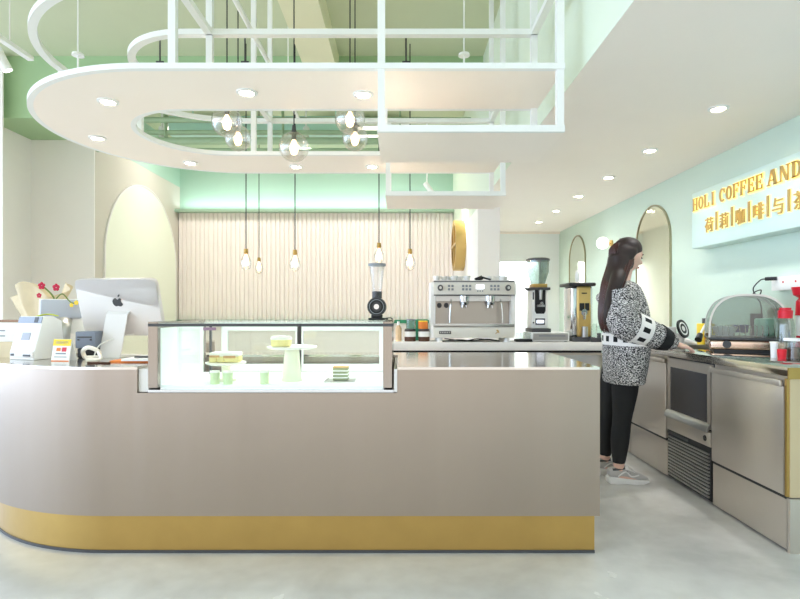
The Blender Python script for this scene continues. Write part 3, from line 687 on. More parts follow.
tag(MB().cyl((-1.58, 2.78, ZT+.004), (-1.46, 2.77, ZT+.004), .004, seg=10).build('pencil', 'brown'), 'thin dark pencil lying before the computer stand', 'pencil')
# box with plant, bouquet, orchid
t = thing('planter_box', 'white paper box with brown rim at the far left', 'box', (-2.24, 3.22, ZT))
MB().box(-2.42, -2.14, 3.12, 3.30, ZT+.09, ZT+.20, bev=.003).build('box', 'card', t)
MB().box(-2.40, -2.15, 3.13, 3.29, ZT, ZT+.09).build('base', 'kraft', t)
MB().box(-2.42, -2.14, 3.12, 3.30, ZT+.20, ZT+.212).build('rim', mat('rim_brown', (160, 126, 104), .6), t)
MB().box(-2.33, -2.24, 3.117, 3.121, ZT+.15, ZT+.156).box(-2.36, -2.24, 3.117, 3.121, ZT+.12, ZT+.126).build('printed_lines', 'grey', t)
tag(MB().loft([(-2.16, 3.2, ZT+.215), (-2.12, 3.22, ZT+.235), (-2.07, 3.24, ZT+.245), (-2.02, 3.25, ZT+.235)], [(.004, .01), (.004, .035), (.004, .04), (.003, .012)], ref=(0, 0, 1)).build('lime_leaf', 'lime'), 'bright lime green leaf between the box and terminal', 'leaf')
t = thing('flower_bouquet', 'flowers wrapped in crumpled kraft paper standing at the far left', 'bouquet', (-2.38, 3.56, ZT))
m = MB(); R = []
for (z, r) in ((0, .05), (.1, .05), (.2, .07), (.3, .13), (.4, .17)):
    R.append([Vector((-2.36+z*.1+r*(1+.18*math.sin(7*a+z*9)+.07*math.sin(13*a))*math.cos(a), 3.56+r*.5*(1+.15*math.sin(5*a))*math.sin(a), ZT+z+(.05*math.sin(3*a+1) if z > .3 else 0))) for a in [2*PI*k/72 for k in range(72)]])
m.rings(R, caps=False)
m.build('paper_wrap', 'kraft', t)
MB().tube([(-2.26, 3.5, ZT), (-2.2, 3.48, ZT+.2), (-2.16, 3.44, ZT+.33), (-2.2, 3.42, ZT+.40), (-2.24, 3.42, ZT+.42)], .005).tube([(-2.16, 3.44, ZT+.33), (-2.10, 3.42, ZT+.37), (-2.05, 3.42, ZT+.32), (-2.0, 3.4, ZT+.31)], .004).build('stem', 'stem', t)
def flower(c, r, mt, nm):
    m = MB(); c = Vector(c)
    for k in range(5):
        a = 2*PI*k/5+.3; d = Vector((math.cos(a), -.25, math.sin(a)))
        m.sphere(c+d*r*.6, r*.5, 10, (1, .35, 1))
    m.build(nm, mt, t)
flower((-2.22, 3.41, ZT+.42), .022, 'pink', 'orchid_bloom'); flower((-2.13, 3.41, ZT+.41), .022, 'pink', 'orchid_bloom'); flower((-2.23, 3.40, ZT+.36), .015, 'pink', 'orchid_bloom')
flower((-2.0, 3.4, ZT+.315), .014, 'yellow', 'small_bloom'); flower((-2.03, 3.4, ZT+.30), .012, 'yellow', 'small_bloom')

# ------------------------------------------------------------------ back counter
ZB = .88
t = thing('back_counter', 'white-edged back bar counter carrying the espresso machine', 'counter', (.8, 5.2, 0))
MB().box(-.1, 1.85, 4.95, 5.36, ZB-.075, ZB, bev=.004).build('worktop', 'white', t)
MB().box(-.08, 1.84, 5.0, 5.34, .1, ZB-.10).build('cabinet_body', 'steel2', t)
MB().box(-.08, 1.84, 5.02, 5.34, ZB-.10, ZB-.075).build('shadow_gap', 'black', t)
for k in range(3):
    d = MB().box(-.06+k*.64, .55+k*.64, 4.985, 5.0, .14, ZB-.12, bev=.004).build('door', 'satin', t)
    MB().box(-.02+k*.64, .2+k*.64, 4.972, 4.985, ZB-.18, ZB-.165).build('handle', 'chrome', d)
MB().box(-.06, 1.82, 5.02, 5.32, 0, .1).build('kick_plate', 'dark', t)

# espresso machine
def espresso():
    x0, x1, y0, y1 = .285, 1.03, 4.99, 5.34
    t = thing('espresso_machine', 'white and chrome two-group espresso machine on the back counter', 'espresso machine', (.66, 5.17, ZB))
    for (x, nm) in ((x0-.012, 'side_panel'), (x1-.012, 'side_panel')):
        MB().prism([(y0+.05, ZB+.03), (y1, ZB+.03), (y1, ZB+.5), (y0, ZB+.5), (y0-.02, ZB+.46), (y0, ZB+.38), (y0+.04, ZB+.12)], 'x', x-.012, x+.03, bev=.004).build(nm, 'wp', t)
    MB().box(x0+.02, x1-.02, y0+.12, y1, ZB+.12, ZB+.5).build('body', 'satin', t)
    MB().box(x0, x1, y0-.03, y0+.12, ZB+.39, ZB+.505, bev=.008).build('control_panel', mat('machine_ivory', (226, 222, 212), .35), t)
    MB().box(x0, x1, y0-.034, y0-.03, ZB+.497, ZB+.505).box(x0, x1, y0-.034, y0-.03, ZB+.385, ZB+.393).build('panel_trim', 'dark', t)
    for x in (x0+.06, x1-.06):
        k = MB().cyl((x, y0-.03, ZB+.45), (x, y0-.055, ZB+.45), .026, .022, 28).build('knob', 'dark', t)
        MB().cyl((x, y0-.055, ZB+.45), (x, y0-.058, ZB+.45), .012).build('knob_cap', 'satin', k)
    for (bx, n) in ((x0+.14, 2), (x0+.27, 3), (x0+.53, 3)):
        for i in range(n):
            for j in range(2): MB().box(bx+i*.032-.010, bx+i*.032+.010, y0-.036, y0-.03, ZB+.428+j*.028, ZB+.446+j*.028, bev=.002).build('button', 'grey', t)
    MB().box(x0+.39, x0+.465, y0-.036, y0-.03, ZB+.44, ZB+.475, bev=.003).build('display', 'lcd', t)
    for k in range(3): MB().cyl((x0+.405+k*.022, y0-.03, ZB+.423), (x0+.405+k*.022, y0-.036, ZB+.423), .006, seg=12).build('display_button', 'grey', t)
    MB().box(x0+.02, x1-.02, y0+.10, y0+.12, ZB+.14, ZB+.39).build('splash_back', mat('splash_steel', (168, 160, 150), .3, .8), t)
    MB().box(x0+.02, x1-.02, y0+.02, y0+.11, ZB+.34, ZB+.385).build('group_housing', 'satin', t)
    for gx in (x0+.29, x0+.53):
        g = MB().cyl((gx, y0+.04, ZB+.385), (gx, y0+.04, ZB+.335), .05, .047, 32).build('group_head', 'chrome', t)
        MB().cyl((gx, y0+.04, ZB+.335), (gx, y0+.04, ZB+.312), .038).build('portafilter_basket', 'satin', g)
        f = MB().cyl((gx, y0+.0, ZB+.322), (gx, y0-.05, ZB+.316), .011).build('portafilter_handle', 'black', g)
        MB().cyl((gx-.015, y0+.04, ZB+.315), (gx-.02, y0+.04, ZB+.285), .008, seg=10).cyl((gx+.015, y0+.04, ZB+.315), (gx+.02, y0+.04, ZB+.285), .008, seg=10).build('spout', 'chrome', g)
    for gx in (x0+.06, x0+.125): MB().cyl((gx, y0+.10, ZB+.305), (gx, y0+.085, ZB+.305), .022, seg=24).build('gauge', 'dark', t)
    for (gx, s) in ((x0+.17, -1), (x1-.13, 1)):
        MB().tube([(gx, y0+.05, ZB+.37), (gx+.01*s, y0+.0, ZB+.33), (gx+.02*s, y0-.01, ZB+.22), (gx+.02*s, y0-.01, ZB+.16)], .006).build('steam_wand', 'chrome', t)
    MB().box(x0+.0, x1-.0, y0-.02, y0+.12, ZB+.125, ZB+.15, bev=.003).build('drip_tray', 'satin', t)
    g = MB()
    for k in range(34): g.box(x0+.03+k*.02, x0+.042+k*.02, y0-.015, y0+.10, ZB+.15, ZB+.154)
    g.build('drip_grille', 'chrome', t)
    MB().box(x0+.0, x1-.0, y0-.015, y1, ZB+.035, ZB+.125, bev=.006).build('lower_panel', mat('machine_ivory2', (230, 227, 218), .35), t)
    b = MB().box(x0+.05, x0+.16, y0-.02, y0-.015, ZB+.067, ZB+.092).build('badge', 'dark', t)
    m = MB()
    for k in range(6): m.box(x0+.058+k*.0165, x0+.068+k*.0165, y0-.0215, y0-.02, ZB+.073, ZB+.087)
    m.build('badge_letters', 'satin', b)
    MB().tube([(x0+.57, y0-.017, ZB+.07), (x0+.60, y0-.017, ZB+.09), (x0+.58, y0-.017, ZB+.10), (x0+.605, y0-.017, ZB+.075)], .003).build('emblem', 'gold', t)
    for x in (x0+.06, x1-.06):
        for y in (y0+.04, y1-.05): MB().cyl((x, y, ZB), (x, y, ZB+.036), .03, .024).build('foot', 'wp', t)
    MB().box(x0, x1, y0-.02, y1, ZB+.5, ZB+.512).build('cup_tray', 'satin', t)
    tag(MB().tube([(x0+.1, y0+.0, ZB+.008), (x0+.25, y0-.02, ZB+.02), (x0+.36, y0, ZB+.01), (x0+.5, y0-.02, ZB+.025), (x0+.62, y0, ZB+.008)], .006).tube([(x0+.12, y0+.02, ZB+.03), (x0+.3, y0-.01, ZB+.01), (x0+.42, y0+.01, ZB+.028), (x0+.6, y0-.01, ZB+.01)], .005).build('water_hose', 'black'), 'black hoses looped beneath the espresso machine', 'hose')
    zc = ZB+.560; t.scale = (.98, 1, 1.09); t.location.x += .012
    spots = [(x0+.05, .0), (x0+.12, .04), (x0+.17, .13), (x0+.215, .0), (x0+.27, .09), (x0+.33, .0), (x0+.56, .05), (x0+.61, .15), (x0+.655, .0), (x0+.69, .1)]
    names = ['first from the left, tallest', 'second from the left', 'third from the left', 'fourth from the left', 'fifth from the left', 'just left of the black tool', 'first right of the black tool', 'third from the right', 'second from the right', 'at the far right corner']
    base = None
    for i, ((x, dy), nm) in enumerate(zip(spots, names)):
        lb = 'small white cup on the espresso machine top, '+nm
        if base is None:
            base = thing('espresso_cup', lb, 'cup', (x, y0+.06, zc), 0, 'white cups on the espresso machine', local=True)
            MB().lathe([(.001, 0), (.02, 0), (.03, .035), (.027, .035), (.018, .004), (.001, .004)], seg=20, caps=False).build('bowl', 'wp', base, world=False)
            MB().tube([(.028, 0, .03), (.042, 0, .028), (.040, 0, .012), (.024, 0, .010)], .003).build('handle', 'wp', base, world=False)
        else: dup(base, (x, y0+.06+dy, zc), lb, rz=random.uniform(0, 6))
    for c_ in [o_ for o_ in C.objects if o_.name.startswith('espresso_cup')]: c_.scale = (1.12, 1.12, 1.2)
    tag(MB().tube([(x0+.40, y0+.05, zc+.012), (x0+.45, y0+.03, zc+.03), (x0+.50, y0+.05, zc+.02), (x0+.54, y0+.02, zc+.006)], .009).cyl((x0+.41, y0+.05, zc), (x0+.47, y0+.05, zc+.03), .02).build('tamper', 'black'), 'black tamper lying among cups on the espresso machine', 'tool')
espresso()

# jars and bottle left of the machine
def jar(px, Y, z, r, h, body, lid, label, glass=False):
    X = (px-400)/550*Y; t = thing('storage_jar', label, 'jar', (X, Y, z), 0, 'jars beside the espresso machine')
    MB().lathe([(.001, 0), (r, 0), (r, h*.86), (r*.9, h*.88)], (X, Y, z), 24).build('jar_body', body, t)
    MB().lathe([(.001, h*.87), (r*.95, h*.87), (r*.95, h), (.001, h)], (X, Y, z), 24).build('lid', lid, t)
    if not glass: MB().lathe([(r+.001, h*.38), (r+.0015, h*.38), (r+.0015, h*.8), (r+.001, h*.8)], (X, Y, z), 24, caps=False).build('label', 'card', t)
jar(410, 5.1, ZB, .052, .115, 'brown', 'dark', 'jar of brown beans with white label, bottom left of the four')
jar(424, 5.1, ZB, .052, .115, 'brown', 'dark', 'jar of brown beans with white label, bottom right of the four')
jar(411, 5.1, ZB+.116, .045, .09, 'bottle', 'grey', 'clear jar with grey lid stacked at top left', True)
jar(423, 5.1, ZB+.116, .045, .075, 'orange', 'yellow', 'orange jar stacked at top right of the four', True)
Xb = (398.5-400)/550*5.05
t = thing('syrup_bottle', 'slim beige bottle on the back counter beside the jars', 'bottle', (Xb, 5.08, ZB))
MB().lathe([(.001, 0), (.028, 0), (.028, .12), (.012, .15)], (Xb, 5.08, ZB), 20).build('bottle_body', 'beige', t)
MB().lathe([(.001, .15), (.013, .15), (.013, .185), (.001, .185)], (Xb, 5.08, ZB), 16).build('cap', 'wp', t)
tag(MB().box(.06, .27, 5.25, 5.33, ZB, ZB+.2, bev=.01).build('green_canister', 'dgreen'), 'dark green box standing behind the stacked jars', 'box')

# drawer unit and grinders
xa = 1.21
t = thing('knock_drawer', 'low white drawer box under the tall hopper grinder', 'drawer', (1.36, 5.15, ZB))
MB().box(xa-.02, 1.54, 5.0, 5.33, ZB+.006, ZB+.085, bev=.003).build('case', 'wp', t)
d = MB().box(xa+.0, 1.525, 4.992, 5.0, ZB+.014, ZB+.078).build('drawer_front', 'satin', t)
MB().box(xa+.05, 1.5, 4.985, 4.992, ZB+.05, ZB+.06).build('handle', 'grey', d)
for x in (xa, 1.52): MB().cyl((x, 5.05, ZB), (x, 5.05, ZB+.008), .012).build('foot', 'black', t)
zg = ZB+.086; X = (539-400)/550*5.12
t = thing('coffee_grinder', 'white coffee grinder with clear conical hopper on the drawer box', 'coffee grinder', (X, 5.15, zg))
MB().box(X-.10, X+.10, 5.03, 5.3, zg, zg+.035, bev=.004).build('base', 'dark', t)
MB().box(X-.085, X+.085, 5.08, 5.28, zg+.035, zg+.40, bev=.012).build('body', 'wp', t)
MB().prism([(X-.055, zg+.20), (X-.04, zg+.175), (X+.04, zg+.175), (X+.055, zg+.20), (X+.055, zg+.40), (X-.055, zg+.40)], 'y', 5.072, 5.082).build('front_inset', 'black', t)
MB().cyl((X, 5.06, zg+.40), (X, 5.06, zg+.31), .02, .014).build('chute', 'satin', t); MB().box(X-.035, X+.035, 5.03, 5.075, zg+.24, zg+.26).build('fork', 'satin', t)
MB().cyl((X, 5.02, zg+.27), (X, 5.07, zg+.27), .018).build('portafilter_rest', 'chrome', t)
MB().box(X-.05, X+.05, 5.074, 5.08, zg+.07, zg+.13, bev=.002).build('display_frame', 'dark', t); MB().box(X-.038, X+.038, 5.071, 5.074, zg+.085, zg+.115).build('display', 'lcd', t)
t.scale = (.88, 1, .97)
MB().box(X-.078, X-.066, 5.074, 5.08, zg+.31, zg+.38).cyl((X-.07, 5.075, zg+.09), (X-.07, 5.08, zg+.09), .008).build('side_vent', 'dark', t)
MB().box(X-.10, X+.10, 5.05, 5.28, zg+.40, zg+.425, bev=.004).cyl((X-.10, 5.15, zg+.41), (X-.14, 5.15, zg+.42), .01).build('collar', 'dark', t)
MB().box(X-.075, X+.075, 5.07, 5.24, zg+.425, zg+.46, bev=.006).build('hopper_base', 'brass', t)
MB().lathe([(.07, .455), (.085, .50), (.112, .58), (.115, .69)], (X, 5.16, zg), 36, caps=False).build('hopper', 'smoke', t)
MB().lathe([(.001, .685), (.122, .685), (.124, .70), (.10, .71), (.001, .712)], (X, 5.16, zg), 36).build('lid', 'dark', t)
X = 1.655
t = thing('coffee_grinder', 'boxy mirror-chrome and gold grinder with black lid at right', 'coffee grinder', (X, 5.15, ZB))
MB().box(X-.085, X+.13, 5.0, 5.32, ZB+.0, ZB+.04, bev=.006).build('base', 'dark', t)
MB().box(X-.085, X+.0, 5.06, 5.3, ZB+.04, ZB+.475, bev=.02, seg=4).build('body', 'chrome', t)
MB().box(X-.03, X+.10, 5.04, 5.3, ZB+.04, ZB+.475, bev=.015, seg=4).build('gold_front', 'gold', t)
MB().box(X+.06, X+.125, 5.06, 5.3, ZB+.04, ZB+.475, bev=.02, seg=4).build('side_panel', 'chrome', t)
t.scale = (.96, 1, 1.07)
MB().box(X-.12, X+.135, 5.0, 5.32, ZB+.475, ZB+.505, bev=.012, seg=3).build('lid', 'black', t)
MB().box(X-.01, X+.035, 5.035, 5.045, ZB+.265, ZB+.33).build('switch', 'black', t); MB().box(X+.042, X+.082, 5.035, 5.045, ZB+.265, ZB+.33).build('switch', 'black', t); MB().box(X+.01, X+.06, 5.035, 5.041, ZB+.41, ZB+.42).build('badge', 'black', t)
MB().cyl((X+.03, 5.02, ZB+.25), (X+.03, 5.05, ZB+.25), .03).cyl((X+.03, 5.02, ZB+.25), (X+.03, 5.02, ZB+.19), .018, .012).build('chute', 'chrome', t)
MB().cyl((X+.03, 5.01, ZB+.04), (X+.03, 5.01, ZB+.13), .028).build('dosing_cup', 'satin', t)
MB().sphere((X+.01, 5.16, ZB+.565), .03, 20, (.8, .5, 2)).build('lid_knob', 'wp', t)
X = (521-400)/550*4.99
t = thing('serving_tray', 'small black tray between espresso machine and drawer box', 'tray', (X, 5.02, ZB))
MB().box(X-.05, X+.10, 4.965, 5.06, ZB, ZB+.028, bev=.008).build('tray', 'black', t)
for k, (dx, lb) in enumerate(((-.02, 'small clear glass on the black tray, left'), (.025, 'small clear glass on the black tray, middle'), (.07, 'small clear glass on the black tray, right'))):
    MBg = MB().lathe([(.001, 0), (.02, 0), (.024, .055), (.022, .055), (.018, .004), (.001, .004)], (X+dx, 5.01, ZB+.029), 20, caps=False)
    tag(MBg.build('shot_glass', 'glass'), lb, 'glass', 'shot glasses on the tray')
for (px, Y, h, lb) in ((588, 5.25, .16, 'tall clear glass behind the womans back, left'), (595, 5.28, .14, 'tall clear glass behind the womans back, right')):
    X = (px+5-400)/550*Y
    tag(MB().lathe([(.001, 0), (.03, 0), (.036, h), (.034, h), (.027, .005), (.001, .005)], (X, Y, ZB), 24, caps=False).build('tall_glass', 'glass'), lb, 'glass', 'tall glasses on the back counter')
tag(MB().box(1.72, 1.84, 4.955, 4.995, ZB, ZB+.04, bev=.008).cyl((1.80, 4.975, ZB+.04), (1.80, 4.975, ZB+.08), .017).build('scale', 'dark'), 'dark grey gadget on the back counter behind the woman', 'scale')

# ------------------------------------------------------------------ right-hand counter
XF, ZW = 1.87, .895
t = thing('side_worktop', 'long steel worktop along the mint right wall', 'worktop', (2.26, 3.9, ZW))
MB().box(1.855, RW-.002, 2.63, 4.94, ZW-.045, ZW, bev=.003).build('top_sheet', 'top', t)
MB().box(1.853, RW-.002, 2.622, 2.63, ZW-.055, ZW-.001).build('end_lip', 'brass', t)
def cab(y0, y1, label, kind):
    t = thing('undercounter_unit', label, 'cabinet', (2.2, (y0+y1)/2, 0))
    MB().box(XF+.012, RW-.01, y0+.004, y1-.004, .04, ZW-.048).build('carcass', 'dark' if kind == 'ice' else 'steel2', t)
    MB().box(XF+.03, RW-.01, y0+.004, y1-.004, 0, .04).build('base', 'dark', t)
    if kind == 'door':
        MB().box(XF, XF+.012, y0+.004, y1-.004, .012, .262).build('lower_panel', 'steel2', t)
        d = MB().box(XF-.012, XF+.012, y0+.012, y1-.008, .272, .80, bev=.004).build('door', 'steel2', t)
        MB().box(XF-.03, XF-.010, y0+.012, y1-.008, .80, .83, bev=.004).build('handle_rail', 'steel2', d)
        MB().box(XF-.002, XF+.012, y0+.006, y1-.004, .255, .275).build('seal_gap', 'black', t)
    return t
t = cab(2.655, 3.29, 'nearest undercounter fridge with a single steel door', 'door')
MB().box(XF-.012, XF+.012, 2.64, 2.656, .272, .84).build('frame_edge', 'brass', t)
MB().box(XF+.0, RW-.01, 2.636, 2.655, .0, .262).build('end_kick_panel', 'steel2', t)
MB().box(XF+.0, RW-.01, 2.636, 2.655, .27, ZW-.055).build('end_panel', mat('tan_end', (204, 184, 148), .45, .3), t)
t = cab(3.29, 3.84, 'undercounter unit with dark window, bottom grille and round logo', 'ice')
MB().box(XF-.008, XF+.012, 3.30, 3.83, .78, .84).box(XF-.008, XF+.012, 3.30, 3.335, .45, .78).box(XF-.008, XF+.012, 3.795, 3.83, .45, .78).build('window_frame', 'steel2', t)
d = MB().box(XF-.004, XF+.008, 3.33, 3.80, .44, .785).build('window', 'glassdk', t)
m = MB(); m.prism([(XF-.004, .485), (XF-.018, .475), (XF-.03, .455), (XF-.032, .435), (XF-.024, .432), (XF-.018, .448), (XF-.004, .458)], 'y', 3.30, 3.83); m.build('handle_lip', 'satin', d)
MB().box(XF-.012, XF+.012, 3.297, 3.833, .345, .435, bev=.003).build('control_panel', 'steel2', t)
m = MB().lathe([(.012, 0), (.018, 0), (.018, .002), (.012, .002)], (XF-.0145, 3.35, .39), 20, 'x', caps=False).box(XF-.0145, XF-.012, 3.345, 3.355, .38, .40); m.build('round_logo', 'black', t)
MB().box(XF-.002, XF+.012, 3.30, 3.83, .02, .345).build('grille_back', 'black', t)
m = MB()
for k in range(13): m.box(XF-.012, XF-.002, 3.315, 3.815, .035+k*.0215, .045+k*.0215)
m.build('grille_slats', 'satin', t)
MB().box(XF-.012, XF-.002, 3.55, 3.82, .318, .335).build('switch_strip', 'dark', t)
cab(3.84, 4.46, 'undercounter fridge with steel door behind the womans legs', 'door')
cab(4.46, 4.92, 'farthest undercounter fridge beside the back counter', 'door')

# items on the right worktop
zw = ZW+.001
t = thing('dish_dryer', 'countertop dish dryer with smoky clear domed cover', 'dish dryer', (2.27, 3.62, 0), math.radians(-25), local=True)
xa, xb, ya, yb = -.22, .22, -.17, .17
MB().box(xa+.03, xb-.02, ya+.02, yb-.02, zw, zw+.02).build('foot_frame', 'black', t)
MB().box(xa, xb, ya, yb, zw+.02, zw+.085, bev=.02, seg=4).build('base', mat('rose_steel', (208, 184, 166), .2, 1), t)
MB().box(xa-.004, xb+.004, ya-.004, yb+.004, zw+.083, zw+.098, bev=.005).build('rim', 'dark', t)
MB().cyl((xa+.10, ya, zw+.055), (xa+.10, ya-.015, zw+.055), .024, seg=24).build('knob', 'dark', t)
def dome(g):
    m = MB(); R = []
    for (y, s) in ((ya+g, 1), (yb-g, 1)):
        R.append([Vector(((xa+xb)/2+((xb-xa)/2-g)*math.copysign(abs(math.cos(a))**.75, math.cos(a)), y, zw+.098+(.275-g)*abs(math.sin(a))**.7)) for a in [PI*k/40 for k in range(41)]])
    for k in range(40):
        a = [m.bm.verts.new(p) for p in (R[0][k], R[0][k+1], R[1][k+1], R[1][k])]; m.face(a)
    for q in (0, 1): m.face([m.bm.verts.new(p) for p in R[q]])
    bmesh.ops.remove_doubles(m.bm, verts=m.bm.verts[:], dist=.0005)
    return m
dome(0).build('cover', 'smoke', t, ang=50)
o_ = [((xa+xb)/2+((xb-xa)/2+.002)*math.copysign(abs(math.cos(a))**.75, math.cos(a)), zw+.098+.278*abs(math.sin(a))**.7) for a in [PI*k/40 for k in range(41)]]
i_ = [((xa+xb)/2+((xb-xa)/2-.008)*math.copysign(abs(math.cos(a))**.75, math.cos(a)), zw+.098+.266*abs(math.sin(a))**.7) for a in [PI*k/40 for k in range(41)]]
MB().frame(o_, i_, 'y', ya-.003, ya+.006).frame(o_, i_, 'y', yb-.006, yb+.003).build('cover_edge', 'satin', t)
m = MB()
for k in range(12): m.tube([(xa+.05+k*.031, ya+.03, zw+.11), (xa+.05+k*.031, ya+.03, zw+.17), (xa+.05+k*.031, ya+.2, zw+.17), (xa+.05+k*.031, yb-.03, zw+.11)], .0025, seg=6, sm=2)
m.build('wire_rack', 'chrome', t)
def DD(x, y, z=.105):
    a = math.radians(-25); return Vector((2.27+x*math.cos(a)-y*math.sin(a), 3.62+x*math.sin(a)+y*math.cos(a), zw+z))
tag(MB().lathe([(.001, 0), (.05, .0), (.075, .06), (.072, .06), (.048, .004), (.001, .004)], DD(-.12, -.05), 28, caps=False).build('dish_bowl', 'wp'), 'white bowl inside the dish dryer on the left', 'bowl')
tag(MB().lathe([(.001, 0), (.045, .0), (.05, .05), (.001, .052)], DD(-.02, .06, .125), 28).build('plastic_tub', mat('navy', (50, 66, 130), .4)), 'navy blue lidded tub inside the dish dryer', 'tub')
tag(MB().box(*[v for p_ in zip(DD(.1, -.04)-Vector((.05, .03, 0)), DD(.1, -.04, .22)+Vector((.05, .03, 0))) for v in p_], bev=.012).build('plastic_box', mat('mint_green_box', (150, 200, 176), .4)), 'mint green plastic box inside the dish dryer on the right', 'box')
tag(MB().cyl(DD(.08, .11), DD(.08, .11, .25), .036).build('tumbler', 'dark'), 'dark tumbler standing at the back of the dish dryer', 'cup')
t = thing('red_capped_bottle', 'translucent bottle with bright red cap beside the dish dryer', 'bottle', (2.27, 3.24, zw))
MB().lathe([(.001, 0), (.045, 0), (.047, .02), (.047, .18), (.04, .22), (.033, .23)], (2.27, 3.24, zw), 32).build('bottle_body', 'bottle', t)
MB().lathe([(.001, .225), (.036, .225), (.038, .27), (.03, .275), (.03, .287), (.001, .288)], (2.27, 3.24, zw), 32).build('cap', 'red', t)
MB().box(2.255, 2.265, 3.190, 3.193, zw+.05, zw+.15).box(2.27, 2.278, 3.190, 3.193, zw+.04, zw+.12).build('printing', 'grey', t)
t = thing('lidded_jar', 'clear storage jar with white lid at the right edge', 'jar', (2.22, 3.1, zw))
MB().lathe([(.001, 0), (.047, 0), (.047, .095), (.042, .1)], (2.22, 3.1, zw), 32).build('jar_body', 'bottle', t)
MB().lathe([(.001, .003), (.043, .003), (.043, .06), (.001, .065)], (2.22, 3.1, zw), 24).build('contents', mat('contents', (110, 88, 72), .7, var=.5, vscale=90), t)
MB().lathe([(.001, .1), (.049, .1), (.049, .115), (.001, .117)], (2.22, 3.1, zw), 32).build('lid', 'wp', t)
t = thing('white_cup', 'small white ribbed cup between dryer and red tub', 'cup', (2.15, 3.16, zw))
MB().lathe([(.001, 0), (.017, 0), (.020, .085), (.001, .085)], (2.15, 3.16, zw), 24).build('cup_body', 'wp', t)
MB().lathe([(.001, .085), (.023, .085), (.023, .092), (.001, .092)], (2.15, 3.16, zw), 24).build('rim', 'creamy', t)
tag(MB().lathe([(.001, 0), (.020, 0), (.024, .055), (.001, .057)], (2.135, 3.075, zw), 24).build('red_tub', 'red'), 'small red tub before the red-capped bottle', 'tub')
t = thing('juicer', 'tall red and white juicer at the right image edge', 'juicer', (2.58, 3.5, zw))
MB().box(2.52, 2.65, 3.45, 3.6, zw, zw+.06, bev=.01).cyl((2.58, 3.5, zw+.06), (2.58, 3.5, zw+.11), .05).build('base', 'red', t)
MB().cyl((2.58, 3.5, zw+.11), (2.58, 3.5, zw+.24), .05, seg=32).build('body', 'wp', t)
MB().cyl((2.58, 3.5, zw+.24), (2.58, 3.5, zw+.33), .055, .05, 32).build('drum', 'red', t)
MB().lathe([(.05, .33), (.035, .35), (.065, .37), (.075, .42), (.001, .425)], (2.58, 3.5, zw), 32).build('feed_cup', 'red', t)
t = thing('socket_box', 'white wall socket box on the mint wall at the right edge', 'socket', (RW, 3.6, 1.35))
MB().box(RW-.06, RW-.001, 3.38, 3.86, 1.305, 1.40, bev=.004).build('box', 'wp', t)
m = MB()
for y in (3.5, 3.62, 3.74): m.cyl((RW-.0615, y, 1.36), (RW-.059, y, 1.36), .007, seg=10)
m.build('socket_holes', 'red', t)
t = thing('power_cable', 'black plug and looped cable from the wall socket box', 'cable', (RW-.08, 3.84, 1.39))
MB().cyl((RW-.061, 3.80, 1.388), (RW-.10, 3.86, 1.388), .013, seg=12).build('plug', 'black', t)
MB().tube([(RW-.10, 3.86, 1.388), (2.53, 3.86, 1.38), (2.47, 3.84, 1.33), (2.46, 3.82, 1.29), (2.50, 3.83, 1.27), (2.52, 3.84, 1.31), (2.49, 3.88, 1.28), (2.58, 3.93, 1.2), (2.60, 3.95, zw+.005)], .004).build('cable', 'black', t)
t = thing('yellow_canister', 'yellow handled box with dark cap left of the dish dryer', 'container', (2.33, 4.25, zw))
MB().box(2.31, 2.41, 4.2, 4.29, zw, zw+.17, bev=.008).build('body', 'yellow', t)
MB().box(2.325, 2.36, 4.193, 4.2, zw+.03, zw+.15).build('label', 'orange', t)
MB().cyl((2.37, 4.245, zw+.17), (2.37, 4.245, zw+.21), .035).build('cap', 'dark', t)
t = thing('spray_tap', 'curved white hose tap with black nozzle over the sink', 'tap', (2.22, 4.05, zw))
MB().tube([(2.3, 4.08, zw), (2.3, 4.08, zw+.16), (2.25, 4.05, zw+.165), (2.17, 3.98, zw+.09)], .009, seg=12).build('hose', 'wp', t)
MB().cyl((2.175, 3.985, zw+.095), (2.145, 3.955, zw+.06), .02, .024).build('nozzle', 'black', t)
MB().cyl((2.3, 4.08, zw), (2.3, 4.08, zw+.02), .025).build('collar', 'chrome', t)
t = thing('sink_tray', 'shallow steel sink tray left of the dish dryer', 'sink', (2.15, 4.0, zw))
MB().frame([(1.96, 3.95), (2.27, 3.95), (2.27, 4.04), (1.96, 4.04), (1.96, 3.95)], [(1.98, 3.965), (2.25, 3.965), (2.25, 4.025), (1.98, 4.025), (1.98, 3.965)], 'z', zw, zw+.02).build('rim', 'satin', t)
MB().box(1.98, 2.25, 3.965, 4.025, zw, zw+.004).build('bottom', 'dark', t)
tag(MB().loft([(2.06, 4.13, zw+.024), (2.10, 4.15, zw+.034), (2.16, 4.17, zw+.035), (2.24, 4.18, zw+.018)], [(.02, .03), (.03, .05), (.028, .045), (.015, .03)], ref=(0, 0, 1)).build('dish_cloth', 'clothw'), 'crumpled white cloth by the sink tray', 'cloth')
t = thing('striped_lid', 'round black and white striped lid standing by her hand', 'lid', (1.96, 4.05, zw))
c = P(682, 329, 4.0)
for k, (r0, r1, mt, nm) in enumerate(((.05, .068, 'black', 'outer_ring'), (.038, .05, 'wp', 'white_ring'), (.02, .038, 'black', 'inner_ring'), (.0005, .02, 'wp', 'centre'))):
    m = MB().lathe([(r0, 0), (r1, 0), (r1, .012), (r0, .012)], (0, 0, 0), 32, 'y', caps=False)
    bmesh.ops.transform(m.bm, verts=m.bm.verts[:], matrix=Matrix.Translation(c) @ Matrix.Rotation(math.radians(35), 4, 'Z') @ Matrix.Rotation(math.radians(-18), 4, 'X'))
    m.build(nm, mt, t)
tag(MB().cyl((c.x, c.y+.03, zw), (c.x, c.y+.03, c.z-.03), .03).build('lid_rest', 'wp'), 'white cup hidden behind the striped lid', 'cup')
